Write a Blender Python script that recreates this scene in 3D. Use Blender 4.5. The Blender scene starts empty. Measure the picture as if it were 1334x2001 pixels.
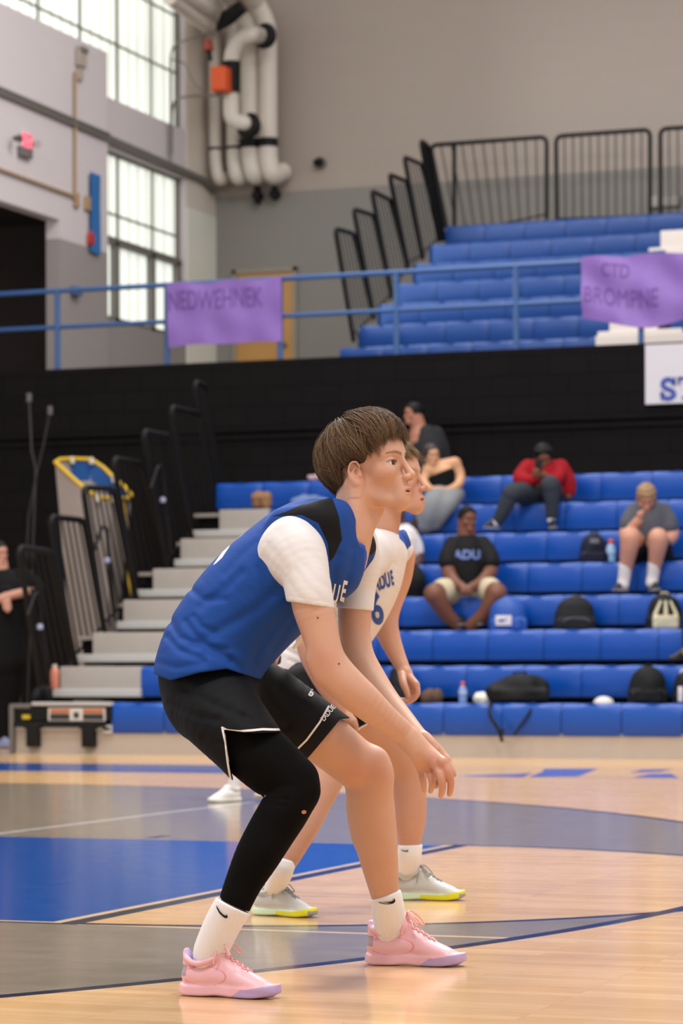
import bpy, bmesh, math, random
import numpy as np
from mathutils import Matrix, Vector
random.seed(7); np.random.seed(7)
SC = bpy.context.scene
COL = SC.collection

# ------------------------------------------------------------------ camera geometry (gym axes: X along the bleachers, Y into the hall)
F = 5500.; H = .78; YH = 1294.; RO = .0034; TH = math.atan(.375)
CT, ST = math.cos(TH), math.sin(TH)
def uv(px, py):
    x = px-667; y = YH-py
    return x+RO*y, y-RO*x
def P(px, py, D):
    u, v = uv(px, py); a = u*D/F
    return (a*CT-D*ST, a*ST+D*CT, H+v*D/F)
def floor_pt(px, py, z=0.):
    u, v = uv(px, py); return P(px, py, (z-H)*F/v)
def onY(px, py, Y):
    q = P(px, py, 1); return P(px, py, Y/q[1])
def onX(px, py, X):
    q = P(px, py, 1); return P(px, py, X/q[0])
def C2W(p):      # view-aligned metric coordinates (right, away, up) -> gym coordinates
    return (p[0]*CT-p[1]*ST, p[0]*ST+p[1]*CT, p[2])

cam_d = bpy.data.cameras.new('camera'); cam = bpy.data.objects.new('camera', cam_d); COL.objects.link(cam); SC.camera = cam
cam_d.sensor_fit = 'HORIZONTAL'; cam_d.sensor_width = 24.; cam_d.lens = F*24/1334
cam_d.shift_y = (1294-1000.5)/1334
cam_d.clip_start = .1; cam_d.clip_end = 200
cam.matrix_world = Matrix.Translation((0, 0, H)) @ Matrix.Rotation(TH, 4, 'Z') @ Matrix.Rotation(math.pi/2, 4, 'X') @ Matrix.Rotation(-RO, 4, 'Z')
cam_d.dof.use_dof = True; cam_d.dof.focus_distance = 6.75; cam_d.dof.aperture_fstop = 6.3

w = bpy.data.worlds.new('hall_light'); SC.world = w; w.use_nodes = True
w.node_tree.nodes['Background'].inputs[0].default_value = (1., .96, .95, 1); w.node_tree.nodes['Background'].inputs[1].default_value = .66
def area(name, loc, rot, sx, sy, power, col):
    d = bpy.data.lights.new(name, 'AREA'); d.shape = 'RECTANGLE'; d.size = sx; d.size_y = sy; d.energy = power; d.color = col
    o = bpy.data.objects.new(name, d); COL.objects.link(o); o.location = loc; o.rotation_euler = rot; o['kind'] = 'structure'
    return o
WARM = (1., .96, .93)
for i, (x, y) in enumerate([(-5, 1.5), (1, 5.5), (-9, 9), (-2.5, 12.5), (-10.5, 17.5), (-4.5, 19.5)]):
    area('ceiling_light', (x, y, 9.4), (0, 0, 0), 2.6, 1.6, 330, WARM)
area('ceiling_light', (-9, 26, 10.2), (0, 0, 0), 3, 2, 260, WARM)
area('ceiling_light', (-3, 14, 9.6), (math.radians(-38), math.radians(-30), 0), 4, 3, 500, WARM)
area('window_light', (-10.6, 29.5, 6.5), (0, math.radians(-90), 0), 4, 4, 60, (.95, 1, 1))

SC.view_settings.view_transform = 'Standard'; SC.view_settings.look = 'None'
SC.view_settings.exposure = 0.38; SC.view_settings.gamma = 1.0; SC.view_settings.use_curve_mapping = False

# ------------------------------------------------------------------ small helpers
def lin(h):
    c = [int(h[i:i+2], 16)/255 for i in (0, 2, 4)]
    return tuple((x/12.92 if x <= .04045 else ((x+.055)/1.055)**2.4) for x in c)+(1,)
class NT:
    def __init__(s, name):
        s.m = bpy.data.materials.new(name); s.m.use_nodes = True; s.t = s.m.node_tree
        s.b = s.t.nodes['Principled BSDF']
    def n(s, typ, **kw):
        nd = s.t.nodes.new(typ)
        for k, v in kw.items(): setattr(nd, k, v)
        return nd
    def setin(s, sock, v):
        if hasattr(v, 'is_linked') or isinstance(v, bpy.types.NodeSocket): s.t.links.new(v, sock)
        else: sock.default_value = v
    def ma(s, op, a, b=None, c=None):
        nd = s.n('ShaderNodeMath', operation=op)
        s.setin(nd.inputs[0], a)
        if b is not None: s.setin(nd.inputs[1], b)
        if c is not None: s.setin(nd.inputs[2], c)
        return nd.outputs[0]
    def mix(s, f, a, b, blend='MIX'):
        nd = s.n('ShaderNodeMix', data_type='RGBA', blend_type=blend)
        s.setin(nd.inputs[0], f); s.setin(nd.inputs[6], a); s.setin(nd.inputs[7], b)
        return nd.outputs[2]
    def coord(s, scale=None, which='Object'):
        tc = s.n('ShaderNodeTexCoord').outputs[which]
        if scale is None: return tc
        mp = s.n('ShaderNodeMapping'); s.t.links.new(tc, mp.inputs[0]); mp.inputs[3].default_value = scale
        return mp.outputs[0]
    def noise(s, scale, detail=3, vec=None, rough=.5, out=0):
        nd = s.n('ShaderNodeTexNoise'); nd.inputs['Scale'].default_value = scale; nd.inputs['Detail'].default_value = detail
        nd.inputs['Roughness'].default_value = rough
        s.t.links.new(vec if vec is not None else s.coord(), nd.inputs['Vector'])
        return nd.outputs[out]
    def attr(s, name):
        nd = s.n('ShaderNodeAttribute', attribute_name=name); return nd.outputs['Fac']
    def bump(s, h, strength=.2, dist=.01):
        nd = s.n('ShaderNodeBump'); nd.inputs['Strength'].default_value = strength; nd.inputs['Distance'].default_value = dist
        s.t.links.new(h, nd.inputs['Height']); s.t.links.new(nd.outputs[0], s.b.inputs['Normal'])
    def base(s, v): s.setin(s.b.inputs['Base Color'], v)
    def rough(s, v): s.setin(s.b.inputs['Roughness'], v)
def mat(name, hexcol, rough=.6, metal=0., var=.12, vs=6., bump=0., bs=60., bd=.004, spec=None, sheen=0., sss=0., coat=0.):
    k = NT(name); c = lin(hexcol) if isinstance(hexcol, str) else hexcol
    if var:
        d = tuple(x*(1-var) for x in c[:3])+(1,); e = tuple(min(1, x*(1+var)) for x in c[:3])+(1,)
        k.base(k.mix(k.noise(vs, 4), d, e))
    else: k.b.inputs['Base Color'].default_value = c
    k.b.inputs['Roughness'].default_value = rough; k.b.inputs['Metallic'].default_value = metal
    if spec is None and rough >= .6: spec = .22
    if spec is not None: k.b.inputs['Specular IOR Level'].default_value = spec
    if sheen: k.b.inputs['Sheen Weight'].default_value = sheen
    if coat: k.b.inputs['Coat Weight'].default_value = coat
    if sss:
        k.b.inputs['Subsurface Weight'].default_value = sss; k.b.inputs['Subsurface Radius'].default_value = (.012, .005, .003); k.b.inputs['Subsurface Scale'].default_value = .6
    if bump: k.bump(k.noise(bs, 3), bump, bd)
    return k.m
def emat(name, hexcol, strength):
    k = NT(name); c = lin(hexcol); k.b.inputs['Base Color'].default_value = c
    k.b.inputs['Emission Color'].default_value = c; k.b.inputs['Emission Strength'].default_value = strength
    return k.m

def fast_mesh(name, V, Fc, smooth=False):
    V = np.asarray(V, dtype=np.float64).reshape(-1, 3); me = bpy.data.meshes.new(name)
    me.vertices.add(len(V)); me.vertices.foreach_set('co', V.ravel().astype(np.float32))
    if isinstance(Fc, np.ndarray) and Fc.ndim == 2:
        lens = np.full(len(Fc), Fc.shape[1]); flat = Fc.ravel()
    else:
        lens = np.array([len(f) for f in Fc]); flat = np.array([i for f in Fc for i in f])
    me.loops.add(len(flat)); me.loops.foreach_set('vertex_index', flat.astype(np.int32))
    me.polygons.add(len(lens)); st = np.concatenate([[0], np.cumsum(lens)[:-1]])
    me.polygons.foreach_set('loop_start', st.astype(np.int32))
    me.update(calc_edges=True); me.validate()
    if smooth: me.polygons.foreach_set('use_smooth', np.ones(len(me.polygons), dtype=bool))
    return me
class MB:
    """collects boxes, tubes, sheets in one coordinate frame"""
    def __init__(s): s.v = []; s.f = []; s.sm = []
    def add(s, V, Fc, smooth=False):
        o = len(s.v); s.v += [tuple(p) for p in V]; s.f += [tuple(i+o for i in f) for f in Fc]; s.sm += [smooth]*len(Fc); return s
    def box(s, x0, x1, y0, y1, z0, z1, b=0.):
        if x0 > x1: x0, x1 = x1, x0
        if y0 > y1: y0, y1 = y1, y0
        if z0 > z1: z0, z1 = z1, z0
        if b <= 0:
            V = [(x, y, z) for z in (z0, z1) for y in (y0, y1) for x in (x0, x1)]
            return s.add(V, [(0, 2, 3, 1), (4, 5, 7, 6), (0, 1, 5, 4), (2, 6, 7, 3), (0, 4, 6, 2), (1, 3, 7, 5)])
        bm = bmesh.new(); bmesh.ops.create_cube(bm, size=1)
        for v in bm.verts: v.co = ((x0+x1)/2+v.co.x*(x1-x0), (y0+y1)/2+v.co.y*(y1-y0), (z0+z1)/2+v.co.z*(z1-z0))
        bmesh.ops.bevel(bm, geom=bm.edges[:], offset=b, segments=3, profile=.6, affect='EDGES')
        bm.verts.index_update(); s.add([v.co[:] for v in bm.verts], [[v.index for v in f.verts] for f in bm.faces], True); bm.free(); return s
    def tube(s, pts, r, n=10, closed=False, caps=True):
        pts = [Vector(p) for p in pts]; m = len(pts); rr = r if isinstance(r, (list, tuple)) else [r]*m
        up = None; rings = []
        for i, p in enumerate(pts):
            if closed: t = pts[(i+1) % m]-pts[i-1]
            else: t = pts[min(i+1, m-1)]-pts[max(i-1, 0)]
            t.normalize()
            if up is None: up = Vector((0, 0, 1)) if abs(t.z) < .9 else Vector((1, 0, 0))
            a = t.cross(up)
            if a.length < 1e-6: a = t.cross(Vector((0, 1, 0)))
            a.normalize(); b = a.cross(t); up = b
            rings.append([p+a*math.cos(2*math.pi*k/n)*rr[i]+b*math.sin(2*math.pi*k/n)*rr[i] for k in range(n)])
        V = [q for R in rings for q in R]; Fc = []
        for i in range(m if closed else m-1):
            j = (i+1) % m
            for k in range(n): Fc.append((i*n+k, i*n+(k+1) % n, j*n+(k+1) % n, j*n+k))
        if not closed and caps: Fc.append(tuple(range(n))[::-1]); Fc.append(tuple((m-1)*n+k for k in range(n)))
        return s.add(V, Fc, True)
    def cyl(s, a, b, r, n=16, r2=None): return s.tube([a, b], [r, r if r2 is None else r2], n)
    def lathe(s, c, prof, n=24):
        V = []; Fc = []
        for (r, z) in prof: V += [(c[0]+r*math.cos(2*math.pi*k/n), c[1]+r*math.sin(2*math.pi*k/n), c[2]+z) for k in range(n)]
        for i in range(len(prof)-1):
            for k in range(n): Fc.append((i*n+k, i*n+(k+1) % n, (i+1)*n+(k+1) % n, (i+1)*n+k))
        Fc.append(tuple(range(n))[::-1]); Fc.append(tuple((len(prof)-1)*n+k for k in range(n)))
        return s.add(V, Fc, True)
    def quadsheet(s, fn, nu, nv, th=None):
        V = [fn(i/nu, j/nv) for j in range(nv+1) for i in range(nu+1)]
        Fc = [(j*(nu+1)+i, j*(nu+1)+i+1, (j+1)*(nu+1)+i+1, (j+1)*(nu+1)+i) for j in range(nv) for i in range(nu)]
        return s.add(V, Fc, True)
    def prism(s, poly, fn0, fn1):
        n = len(poly); V = [fn0(*p) for p in poly]+[fn1(*p) for p in poly]
        return s.add(V, [tuple(range(n)), tuple(range(n, 2*n))[::-1]]+[(i, i+n, (i+1) % n+n, (i+1) % n) for i in range(n)])
    def build(s, name, m, parent=None, org=(0, 0, 0)):
        if parent is not None and org == (0, 0, 0) and 'bx' in parent: org = tuple(parent['bx'])
        V = np.array(s.v, dtype=float)-np.array(org)
        me = fast_mesh(name, V, s.f); me.polygons.foreach_set('use_smooth', np.array(s.sm[:len(me.polygons)], dtype=bool))
        if True in s.sm and False in s.sm or True in s.sm: 
            try: me.set_sharp_from_angle(angle=math.radians(42))
            except Exception: pass
        me.materials.append(m); return link(name, me, parent)
def link(name, me, parent=None):
    o = bpy.data.objects.new(name, me); COL.objects.link(o)
    if parent is not None: o.parent = parent
    return o
ORG = {}
def thing(name, label, cat, loc=(0, 0, 0), rz=0., group=None):
    o = bpy.data.objects.new(name, None); COL.objects.link(o); o.location = loc; o.rotation_euler = (0, 0, rz); o.empty_display_size = .1
    o['label'] = label; o['category'] = cat
    if group: o['group'] = group
    return o
def tag(o, label, cat, group=None, kind=None):
    o['label'] = label; o['category'] = cat
    if group: o['group'] = group
    if kind: o['kind'] = kind
    return o
def struct(o): o['kind'] = 'structure'; return o
def solo(mb, name, m, base):      # one-mesh thing whose origin sits at its base; mb is in gym coordinates
    o = mb.build(name, m, None, base); o.location = base; return o
def part(mb, name, m, th, root=None):        # part of a thing; mb is in gym coordinates, the thing is unrotated
    return mb.build(name, m, th, tuple((root or th).location))
def copy_tree(o, parent=None):
    c = o.copy(); COL.objects.link(c); c.parent = parent
    for ch in list(o.children): copy_tree(ch, c)
    return c
def arc_pts(c, r, a0, a1, n, ax, ay):
    ax = Vector(ax); ay = Vector(ay); c = Vector(c)
    return [c+ax*r*math.cos(a0+(a1-a0)*i/n)+ay*r*math.sin(a0+(a1-a0)*i/n) for i in range(n+1)]
def fillet(pts, r, n=5):          # rounds the inner corners of a polyline
    pts = [Vector(p) for p in pts]; out = [pts[0]]
    for i in range(1, len(pts)-1):
        a = (pts[i-1]-pts[i]); b = (pts[i+1]-pts[i]); rr = min(r, a.length*.45, b.length*.45)
        p0 = pts[i]+a.normalized()*rr; p1 = pts[i]+b.normalized()*rr
        for k in range(n+1):
            t = k/n; out.append(p0*(1-t)**2+pts[i]*2*t*(1-t)+p1*t*t)
    out.append(pts[-1]); return out
def text_mesh(txt, size, bold=0., extrude=0., font=None, shear=0.):
    cu = bpy.data.curves.new('t', 'FONT'); cu.body = txt; cu.size = size; cu.offset = bold; cu.extrude = extrude; cu.align_x = 'CENTER'; cu.align_y = 'CENTER'; cu.shear = shear; cu.resolution_u = 5
    o = bpy.data.objects.new('t', cu); COL.objects.link(o); dg = bpy.context.evaluated_depsgraph_get(); me = bpy.data.meshes.new_from_object(o.evaluated_get(dg))
    bpy.data.objects.remove(o); bpy.data.curves.remove(cu); return me
# ================================================================== THE SETTING
# --- floor
def floor_material():
    k = NT('gym_floor'); tc = k.coord(); sep = k.n('ShaderNodeSeparateXYZ'); k.t.links.new(tc, sep.inputs[0]); X, Y = sep.outputs[0], sep.outputs[1]
    br = k.n('ShaderNodeTexBrick'); k.t.links.new(tc, br.inputs[0]); br.offset = .37; br.offset_frequency = 3
    br.inputs['Color1'].default_value = lin('D9B284'); br.inputs['Color2'].default_value = lin('C69B69'); br.inputs['Mortar'].default_value = lin('A98258')
    br.inputs['Scale'].default_value = 1; br.inputs['Mortar Size'].default_value = .0012; br.inputs['Mortar Smooth'].default_value = .6; br.inputs['Bias'].default_value = -.1
    br.inputs['Brick Width'].default_value = .9; br.inputs['Row Height'].default_value = .057
    grain = k.noise(1, 5, k.coord((3, 60, 1)), .65); patch = k.noise(1, 2, k.coord((1.2, 9, 1)))
    wood = k.mix(k.ma('MULTIPLY', grain, .55), br.outputs[0], lin('B98C5A'), 'MIX')
    wood = k.mix(k.ma('MULTIPLY', patch, .35), wood, lin('DDBD90'))
    gray = k.mix(grain, lin('8C8072'), lin('685D50')); gray = k.mix(k.ma('MULTIPLY', patch, .4), gray, lin('978B7B'))
    blue = k.mix(k.ma('MULTIPLY', grain, .5), lin('164B95'), lin('103D7A')); navy = lin('23283A'); cream = lin('CDB08A')
    lt = lambda a, b: k.ma('LESS_THAN', a, b); gt = lambda a, b: k.ma('GREATER_THAN', a, b); AND = lambda a, b: k.ma('MULTIPLY', a, b); OR = lambda a, b: k.ma('MAXIMUM', a, b)
    def dist(cx, cy): return k.ma('SQRT', k.ma('ADD', k.ma('POWER', k.ma('SUBTRACT', X, cx), 2), k.ma('POWER', k.ma('SUBTRACT', Y, cy), 2)))
    band = lambda v, c, w: lt(k.ma('ABSOLUTE', k.ma('SUBTRACT', v, c)), w)
    CX, CY, R1 = -3.76, 9.50, 1.885; AX, AY, R3 = -9.0, 9.47, 6.93
    d1 = dist(CX, CY); d3 = dist(AX, AY)
    in3 = OR(AND(gt(X, AX), lt(d3, R3)), AND(lt(X, AX), lt(k.ma('ABSOLUTE', k.ma('SUBTRACT', Y, AY)), R3)))
    ay = k.ma('ABSOLUTE', k.ma('SUBTRACT', Y, CY))
    inkey = AND(lt(X, CX), lt(ay, 1.885)); incirc = AND(gt(X, CX), lt(d1, R1))
    c = k.mix(in3, wood, gray)
    # volleyball lines
    c = k.mix(band(Y, 7.60, .018), c, cream); c = k.mix(AND(band(X, -6.0, .02), gt(Y, 11.4)), c, lin('B8B6B2'))
    c = k.mix(incirc, c, wood)
    c = k.mix(AND(gt(X, AX), band(d3, R3, .028)), c, navy); c = k.mix(AND(lt(X, AX), band(ay, R3, .028)), c, navy)
    c = k.mix(AND(gt(X, k.ma('ADD', CX, -.2)), band(d1, R1, .026)), c, navy)
    c = k.mix(inkey, c, blue)
    c = k.mix(AND(lt(X, CX), band(ay, 1.905, .016)), c, navy); c = k.mix(AND(lt(X, CX), band(ay, 1.872, .014)), c, cream)
    c = k.mix(AND(band(X, CX+.035, .035), lt(ay, 1.92)), c, navy); c = k.mix(AND(band(X, CX-.018, .018), lt(ay, 1.885)), c, cream)
    for bx in (-5.2, -6.2, -7.0): c = k.mix(AND(band(X, bx, .03), AND(gt(ay, 1.93), lt(ay, 2.12))), c, navy)
    # blue border stripe in front of the bleachers
    c = k.mix(AND(AND(gt(Y, 18.25), lt(Y, 19.75)), lt(X, -7.3)), c, blue)
    c = k.mix(AND(gt(X, -7.3), OR(band(Y, 18.25, .03), band(Y, 19.75, .03))), c, lin('5A5F92'))
    sc = k.noise(9, 6, k.coord((1, 1, 1)))
    k.base(c); k.rough(k.ma('MULTIPLY_ADD', sc, .10, .10)); k.b.inputs['Specular IOR Level'].default_value = .22
    k.bump(k.noise(1, 3, k.coord((2, 14, 1))), .05, .004)
    return k.m
fm = MB(); fm.box(-20, 8, -1, 34, -.2, 0); struct(fm.build('floor', floor_material()))
LET = mat('floor_letter_blue', '3E55A6', .25, var=0)
fl = MB()
for poly in ([(1062, 1503), (1168, 1502), (1130, 1517), (1035, 1518), (1060, 1508)], [(1255, 1504), (1312, 1503), (1290, 1508), (1232, 1510)], [(1238, 1519), (1268, 1513), (1310, 1512), (1325, 1520)], [(905, 1516), (1010, 1513), (1040, 1510), (1020, 1519)]):
    pts = [floor_pt(*q) for q in poly]; fl.prism([(p[0], p[1]) for p in pts], lambda x, y: (x, y, .002), lambda x, y: (x, y, .0005))
o = struct(fl.build('trim_1', LET))

# --- measures of the seating
BY0, RUN, RISE, Z1 = 21.77, .60, .305, .45
BK = BY0+8*RUN+.12                          # black wall below the balcony
UY0 = 28.35; UZ1 = onY(1000, 659, UY0)[2]-.02
ZPAR = onY(667, 698, BK)[2]                 # balcony edge height
BACK = UY0+8*RUN+.15
XW = onX(0, 0, -1)[0]
XW = onY(420, 640, BACK)[0]                 # window wall plane
XB = XW+.10                                 # face of the thicker wall part
ZTOP = 11.

def wall_material(name, split, low, high, scale=1., axis='XZ', bs=.08):
    k = NT(name); tc = k.coord(); sep = k.n('ShaderNodeSeparateXYZ'); k.t.links.new(tc, sep.inputs[0])
    cb = k.n('ShaderNodeCombineXYZ'); k.t.links.new(sep.outputs[0 if axis == 'XZ' else 1], cb.inputs[0]); k.t.links.new(sep.outputs[2], cb.inputs[1])
    br = k.n('ShaderNodeTexBrick'); k.t.links.new(cb.outputs[0], br.inputs[0]); br.inputs['Scale'].default_value = 1
    br.inputs['Brick Width'].default_value = .4; br.inputs['Row Height'].default_value = .2; br.inputs['Mortar Size'].default_value = .006; br.inputs['Mortar Smooth'].default_value = .5
    br.inputs['Color1'].default_value = (1, 1, 1, 1); br.inputs['Color2'].default_value = (.985, .985, .985, 1); br.inputs['Mortar'].default_value = (.955, .955, .955, 1)
    col = k.mix(k.ma('GREATER_THAN', sep.outputs[2], split), lin(low), lin(high))
    col = k.mix(k.ma('MULTIPLY', k.noise(1.3, 3), .12), col, lin('8F8A84'))
    k.base(k.mix(1., col, br.outputs[0], 'MULTIPLY')); k.rough(.75); k.bump(br.outputs[0], bs, .006)
    return k.m
ZSP = onY(900, 352, BACK)[2]
WBACK = wall_material('painted_block_back', ZSP, '827E79', 'A2968C')
ZSP2 = onX(150, 476, XB)[2]
WSIDE = wall_material('painted_block_side', ZSP2, '938C8A', 'CBC4C6', axis='YZ')
BLK = NT('black_block_wall')
_tc = BLK.coord(); _s = BLK.n('ShaderNodeSeparateXYZ'); BLK.t.links.new(_tc, _s.inputs[0]); _c = BLK.n('ShaderNodeCombineXYZ'); BLK.t.links.new(_s.outputs[0], _c.inputs[0]); BLK.t.links.new(_s.outputs[2], _c.inputs[1])
_b = BLK.n('ShaderNodeTexBrick'); BLK.t.links.new(_c.outputs[0], _b.inputs[0]); _b.inputs['Scale'].default_value = 1; _b.inputs['Brick Width'].default_value = .4; _b.inputs['Row Height'].default_value = .2; _b.inputs['Mortar Size'].default_value = .006
_b.inputs['Color1'].default_value = lin('151314'); _b.inputs['Color2'].default_value = lin('171516'); _b.inputs['Mortar'].default_value = lin('0E0C0D')
BLK.base(_b.outputs[0]); BLK.rough(.85); BLK.b.inputs['Specular IOR Level'].default_value = .08; BLK.bump(_b.outputs[0], .3, .004); BLK = BLK.m
BLKS = mat('black_painted_panel', '161415', .85, spec=.08, var=.1)
DARKIN = mat('unlit_room_dark', '2E2725', .8)  # gloom of the unlit room behind the doorway, put into the wall colour

struct(MB().box(XW-2.2, 6, BACK, BACK+.25, 0, ZTOP).build('wall_back', WBACK))
# window wall with two openings, built as piers around them
def yz(px, py, X=None): q = onX(px, py, XW if X is None else X); return q[1], q[2]
wy1 = yz(361, 300)[0]                        # right edge of both windows
wy0 = yz(-140, 300)[0]
up_z0 = yz(361, 255)[1]; lo_z1 = yz(361, 349)[1]; lo_z0 = yz(325, 654)[1]
up_z1 = up_z0+3.4
WYM = yz(150, 300)[0]
wl = MB()
wl.box(XW-.3, XW, wy1, BACK, 0, ZTOP); wl.box(XW-.3, XW, WYM, wy1, 0, lo_z0); wl.box(XW-.3, XW, WYM, wy1, lo_z1, up_z0); wl.box(XW-.3, XW, wy0-6, wy1, up_z1, ZTOP)
wl.box(XW-.3, XW, wy0-6, wy0, up_z0, up_z1); wl.box(XW-.3, XW, WYM, yz(196, 300)[0], lo_z0, lo_z1)
struct(wl.build('wall_left', WSIDE))
# nearer, thicker wall part with the dark doorway
by1 = yz(210, 300, XB)[0]; oy1 = yz(117, 500, XB)[0]; oz1 = yz(117, 430, XB)[1]; JT = XB-onY(90, 500, oy1)[0]
zb = onX(210, 103, XB)[2]
bl = MB()
bl.box(XB-.06, XB+.0, oy1, by1, 0, zb); bl.box(XB-.06, XB, 10, oy1, oz1, zb)
bl.box(XB-JT, XB-.06, oy1, oy1+.10, 0, oz1); bl.box(XB-JT, XB-.06, 10, oy1+.1, oz1, oz1+.1)
struct(bl.build('wall_left_thick', WSIDE))
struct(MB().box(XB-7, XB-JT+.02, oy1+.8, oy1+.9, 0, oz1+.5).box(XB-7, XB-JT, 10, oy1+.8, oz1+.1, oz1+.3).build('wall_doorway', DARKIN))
struct(MB().box(XW, XW+.015, wy1+.03, BACK, lo_z1-.35, ZTOP).build('trim_2', mat('pier_cream', 'CFC6BA', .7, var=.05)))
struct(MB().box(XW, XW+.02, wy1+.03, BACK, ZPAR-.1 if False else 3.9, lo_z1-.35).build('trim_3', mat('pier_white', 'DDDDD2', .6, var=.03)))
# black wall, balcony deck, lower black wall with a ledge
ZL = onY(1000, 822, BK)[2]
struct(MB().box(-22, 6, BK, BK+.3, 0, ZPAR).box(-22, 6, BK-.05, BK, ZL-.02, ZPAR).box(-22, 6, BK-.03, BK, ZL-.10, ZL-.05).build('wall_black', BLK))
struct(MB().box(-22, 6, BK+.3, BACK, ZPAR-.35, ZPAR-.12).build('floor_balcony', mat('balcony_concrete', '6F6A66', .7)))

# --- windows: translucent channel glass in metal frames
GLASSM = NT('translucent_pane'); _tc = GLASSM.coord(); _s = GLASSM.n('ShaderNodeSeparateXYZ'); GLASSM.t.links.new(_tc, _s.inputs[0])
_w = GLASSM.ma('PINGPONG', GLASSM.ma('MULTIPLY', _s.outputs[1], 1.0), .13); _l = GLASSM.ma('LESS_THAN', _w, .022)
_cl = GLASSM.mix(GLASSM.ma('MULTIPLY', _l, .8), lin('EDF1E6'), lin('8E988E')); _cl = GLASSM.mix(GLASSM.ma('MULTIPLY', GLASSM.noise(.8, 2), .35), _cl, lin('DCE6DC'))
GLASSM.base(_cl); GLASSM.rough(.3); GLASSM.t.links.new(_cl, GLASSM.b.inputs['Emission Color']); GLASSM.b.inputs['Emission Strength'].default_value = .64; GLASSM = GLASSM.m
WY_UP = wy0; WY_LOW = yz(196, 300)[0]
FRM = mat('window_metal', '6E6A64', .5, var=.05)
def window(name, z0, z1, vpx, zb, low=None):
    wy0 = WY_LOW if low is not None else WY_UP
    pane = MB().box(XW-.16, XW-.12, wy0, wy1, z0, z1); o = struct(pane.build(name, GLASSM))
    fr = MB(); t = .010
    fr.box(XW-.13, XW-.07, wy1-.05, wy1, z0, z1); fr.box(XW-.13, XW-.07, wy0, wy1, z0, z0+.03); fr.box(XW-.13, XW-.07, wy0, wy1, z1-.03, z1)
    for px in vpx: y = yz(px, 300, XW-.1)[0]; fr.box(XW-.12, XW-.09, y-t*.8, y+t*.8, z0, z1)
    for z in zb: fr.box(XW-.12, XW-.10, wy0, wy1, z-.012, z+.012)
    if low is not None:
        fr.box(XW-.12, XW-.05, wy0, wy1, low-.045, low+.045); zz = low-.95
        for px in (222, 293): y = yz(px, 500, XW-.1)[0]; fr.box(XW-.12, XW-.05, y-.05, y+.05, zz, low)
        fr.box(XW-.12, XW-.05, wy0, wy1, zz-.02, zz+.045); fr.box(XW-.12, XW-.05, wy1-.12, wy1, z0, low)
    f = fr.build('window_frame', FRM); f.parent = o
    return o
window('window_1', up_z0, up_z1, [-80, -5, 75, 157, 229, 296], [up_z0+.72*i for i in (1, 2, 3, 4)])
lw = yz(358, 512)[1]
window('window_2', lo_z0, lo_z1, [157, 229, 297], [lo_z1-.72], low=lw)
# ================================================================== BLEACHERS
SEATM = mat('blue_seat_plastic', '0047A2', .34, var=.06, vs=3, bump=.05, bs=8)
SEATU = mat('blue_seat_plastic_dimmed', '003A80', .42, var=.06, vs=3)  # same seat plastic, with the balcony's weaker light put into a darker blue
GRAYF = mat('bleacher_gray_face', 'A7A098', .5, var=.07, vs=8); STRIP = mat('bleacher_gray_edge', 'B4B3B0', .4, var=.05); DECK = mat('bleacher_deck', '8E8880', .6)
UNDER = mat('bleacher_underframe', '0D0C0D', .8, var=0); KICK = mat('bleacher_kickboard', 'AFA396', .5, var=.05); WHITEP = mat('off_white_step', 'D8CFC8', .55, var=.04)
STEEL = mat('scuffed_steel', '6E6B66', .45, metal=.4, bump=.1); BLKM = mat('black_powder_coat', '060606', .55, var=0, spec=.3)
pitch = (onY(1190, 1375, BY0)[0]-onY(957, 1375, BY0)[0])/2
def seat_mesh(name, wd):
    mb = MB(); nu = 10; prof = [(0.015, -.27), (0.0, -.25), (0.0, -.10), (.004, -.045), (.018, -.016), (.045, -.002), (.12, 0), (.26, -.006), (.32, -.012), (.33, -.04)]
    V = []; Fc = []
    for j, (y, z) in enumerate(prof):
        for i in range(nu+1):
            u = i/nu; e = abs(2*u-1); pin = (.012 if e > .99 else .003 if e > .79 else 0)
            top = max(0, 1-abs(z)/.12)
            V.append(((u-.5)*wd*.985, y+pin-.012*(1-e*e)*0+(.008*(1-e*e) if j < 4 else 0), z-top*.012*(1-e**2)-(pin*.6 if z > -.2 else 0)))
    n = nu+1
    for j in range(len(prof)-1):
        for i in range(nu): Fc.append((j*n+i, j*n+i+1, (j+1)*n+i+1, (j+1)*n+i))
    Fc.append(tuple(j*n for j in range(len(prof)))[::-1]); Fc.append(tuple(j*n+nu for j in range(len(prof))))
    mb.add(V, Fc, True); mb.box(-.03, .03, .03, .06, -.012, -.006)
    me = fast_mesh(name, mb.v, mb.f, True); me.set_sharp_from_angle(angle=math.radians(50)); me.materials.append(SEATM); return me
SEATME = seat_mesh('seat', pitch); SEATMU = SEATME.copy(); SEATMU.materials[0] = SEATU
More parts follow.
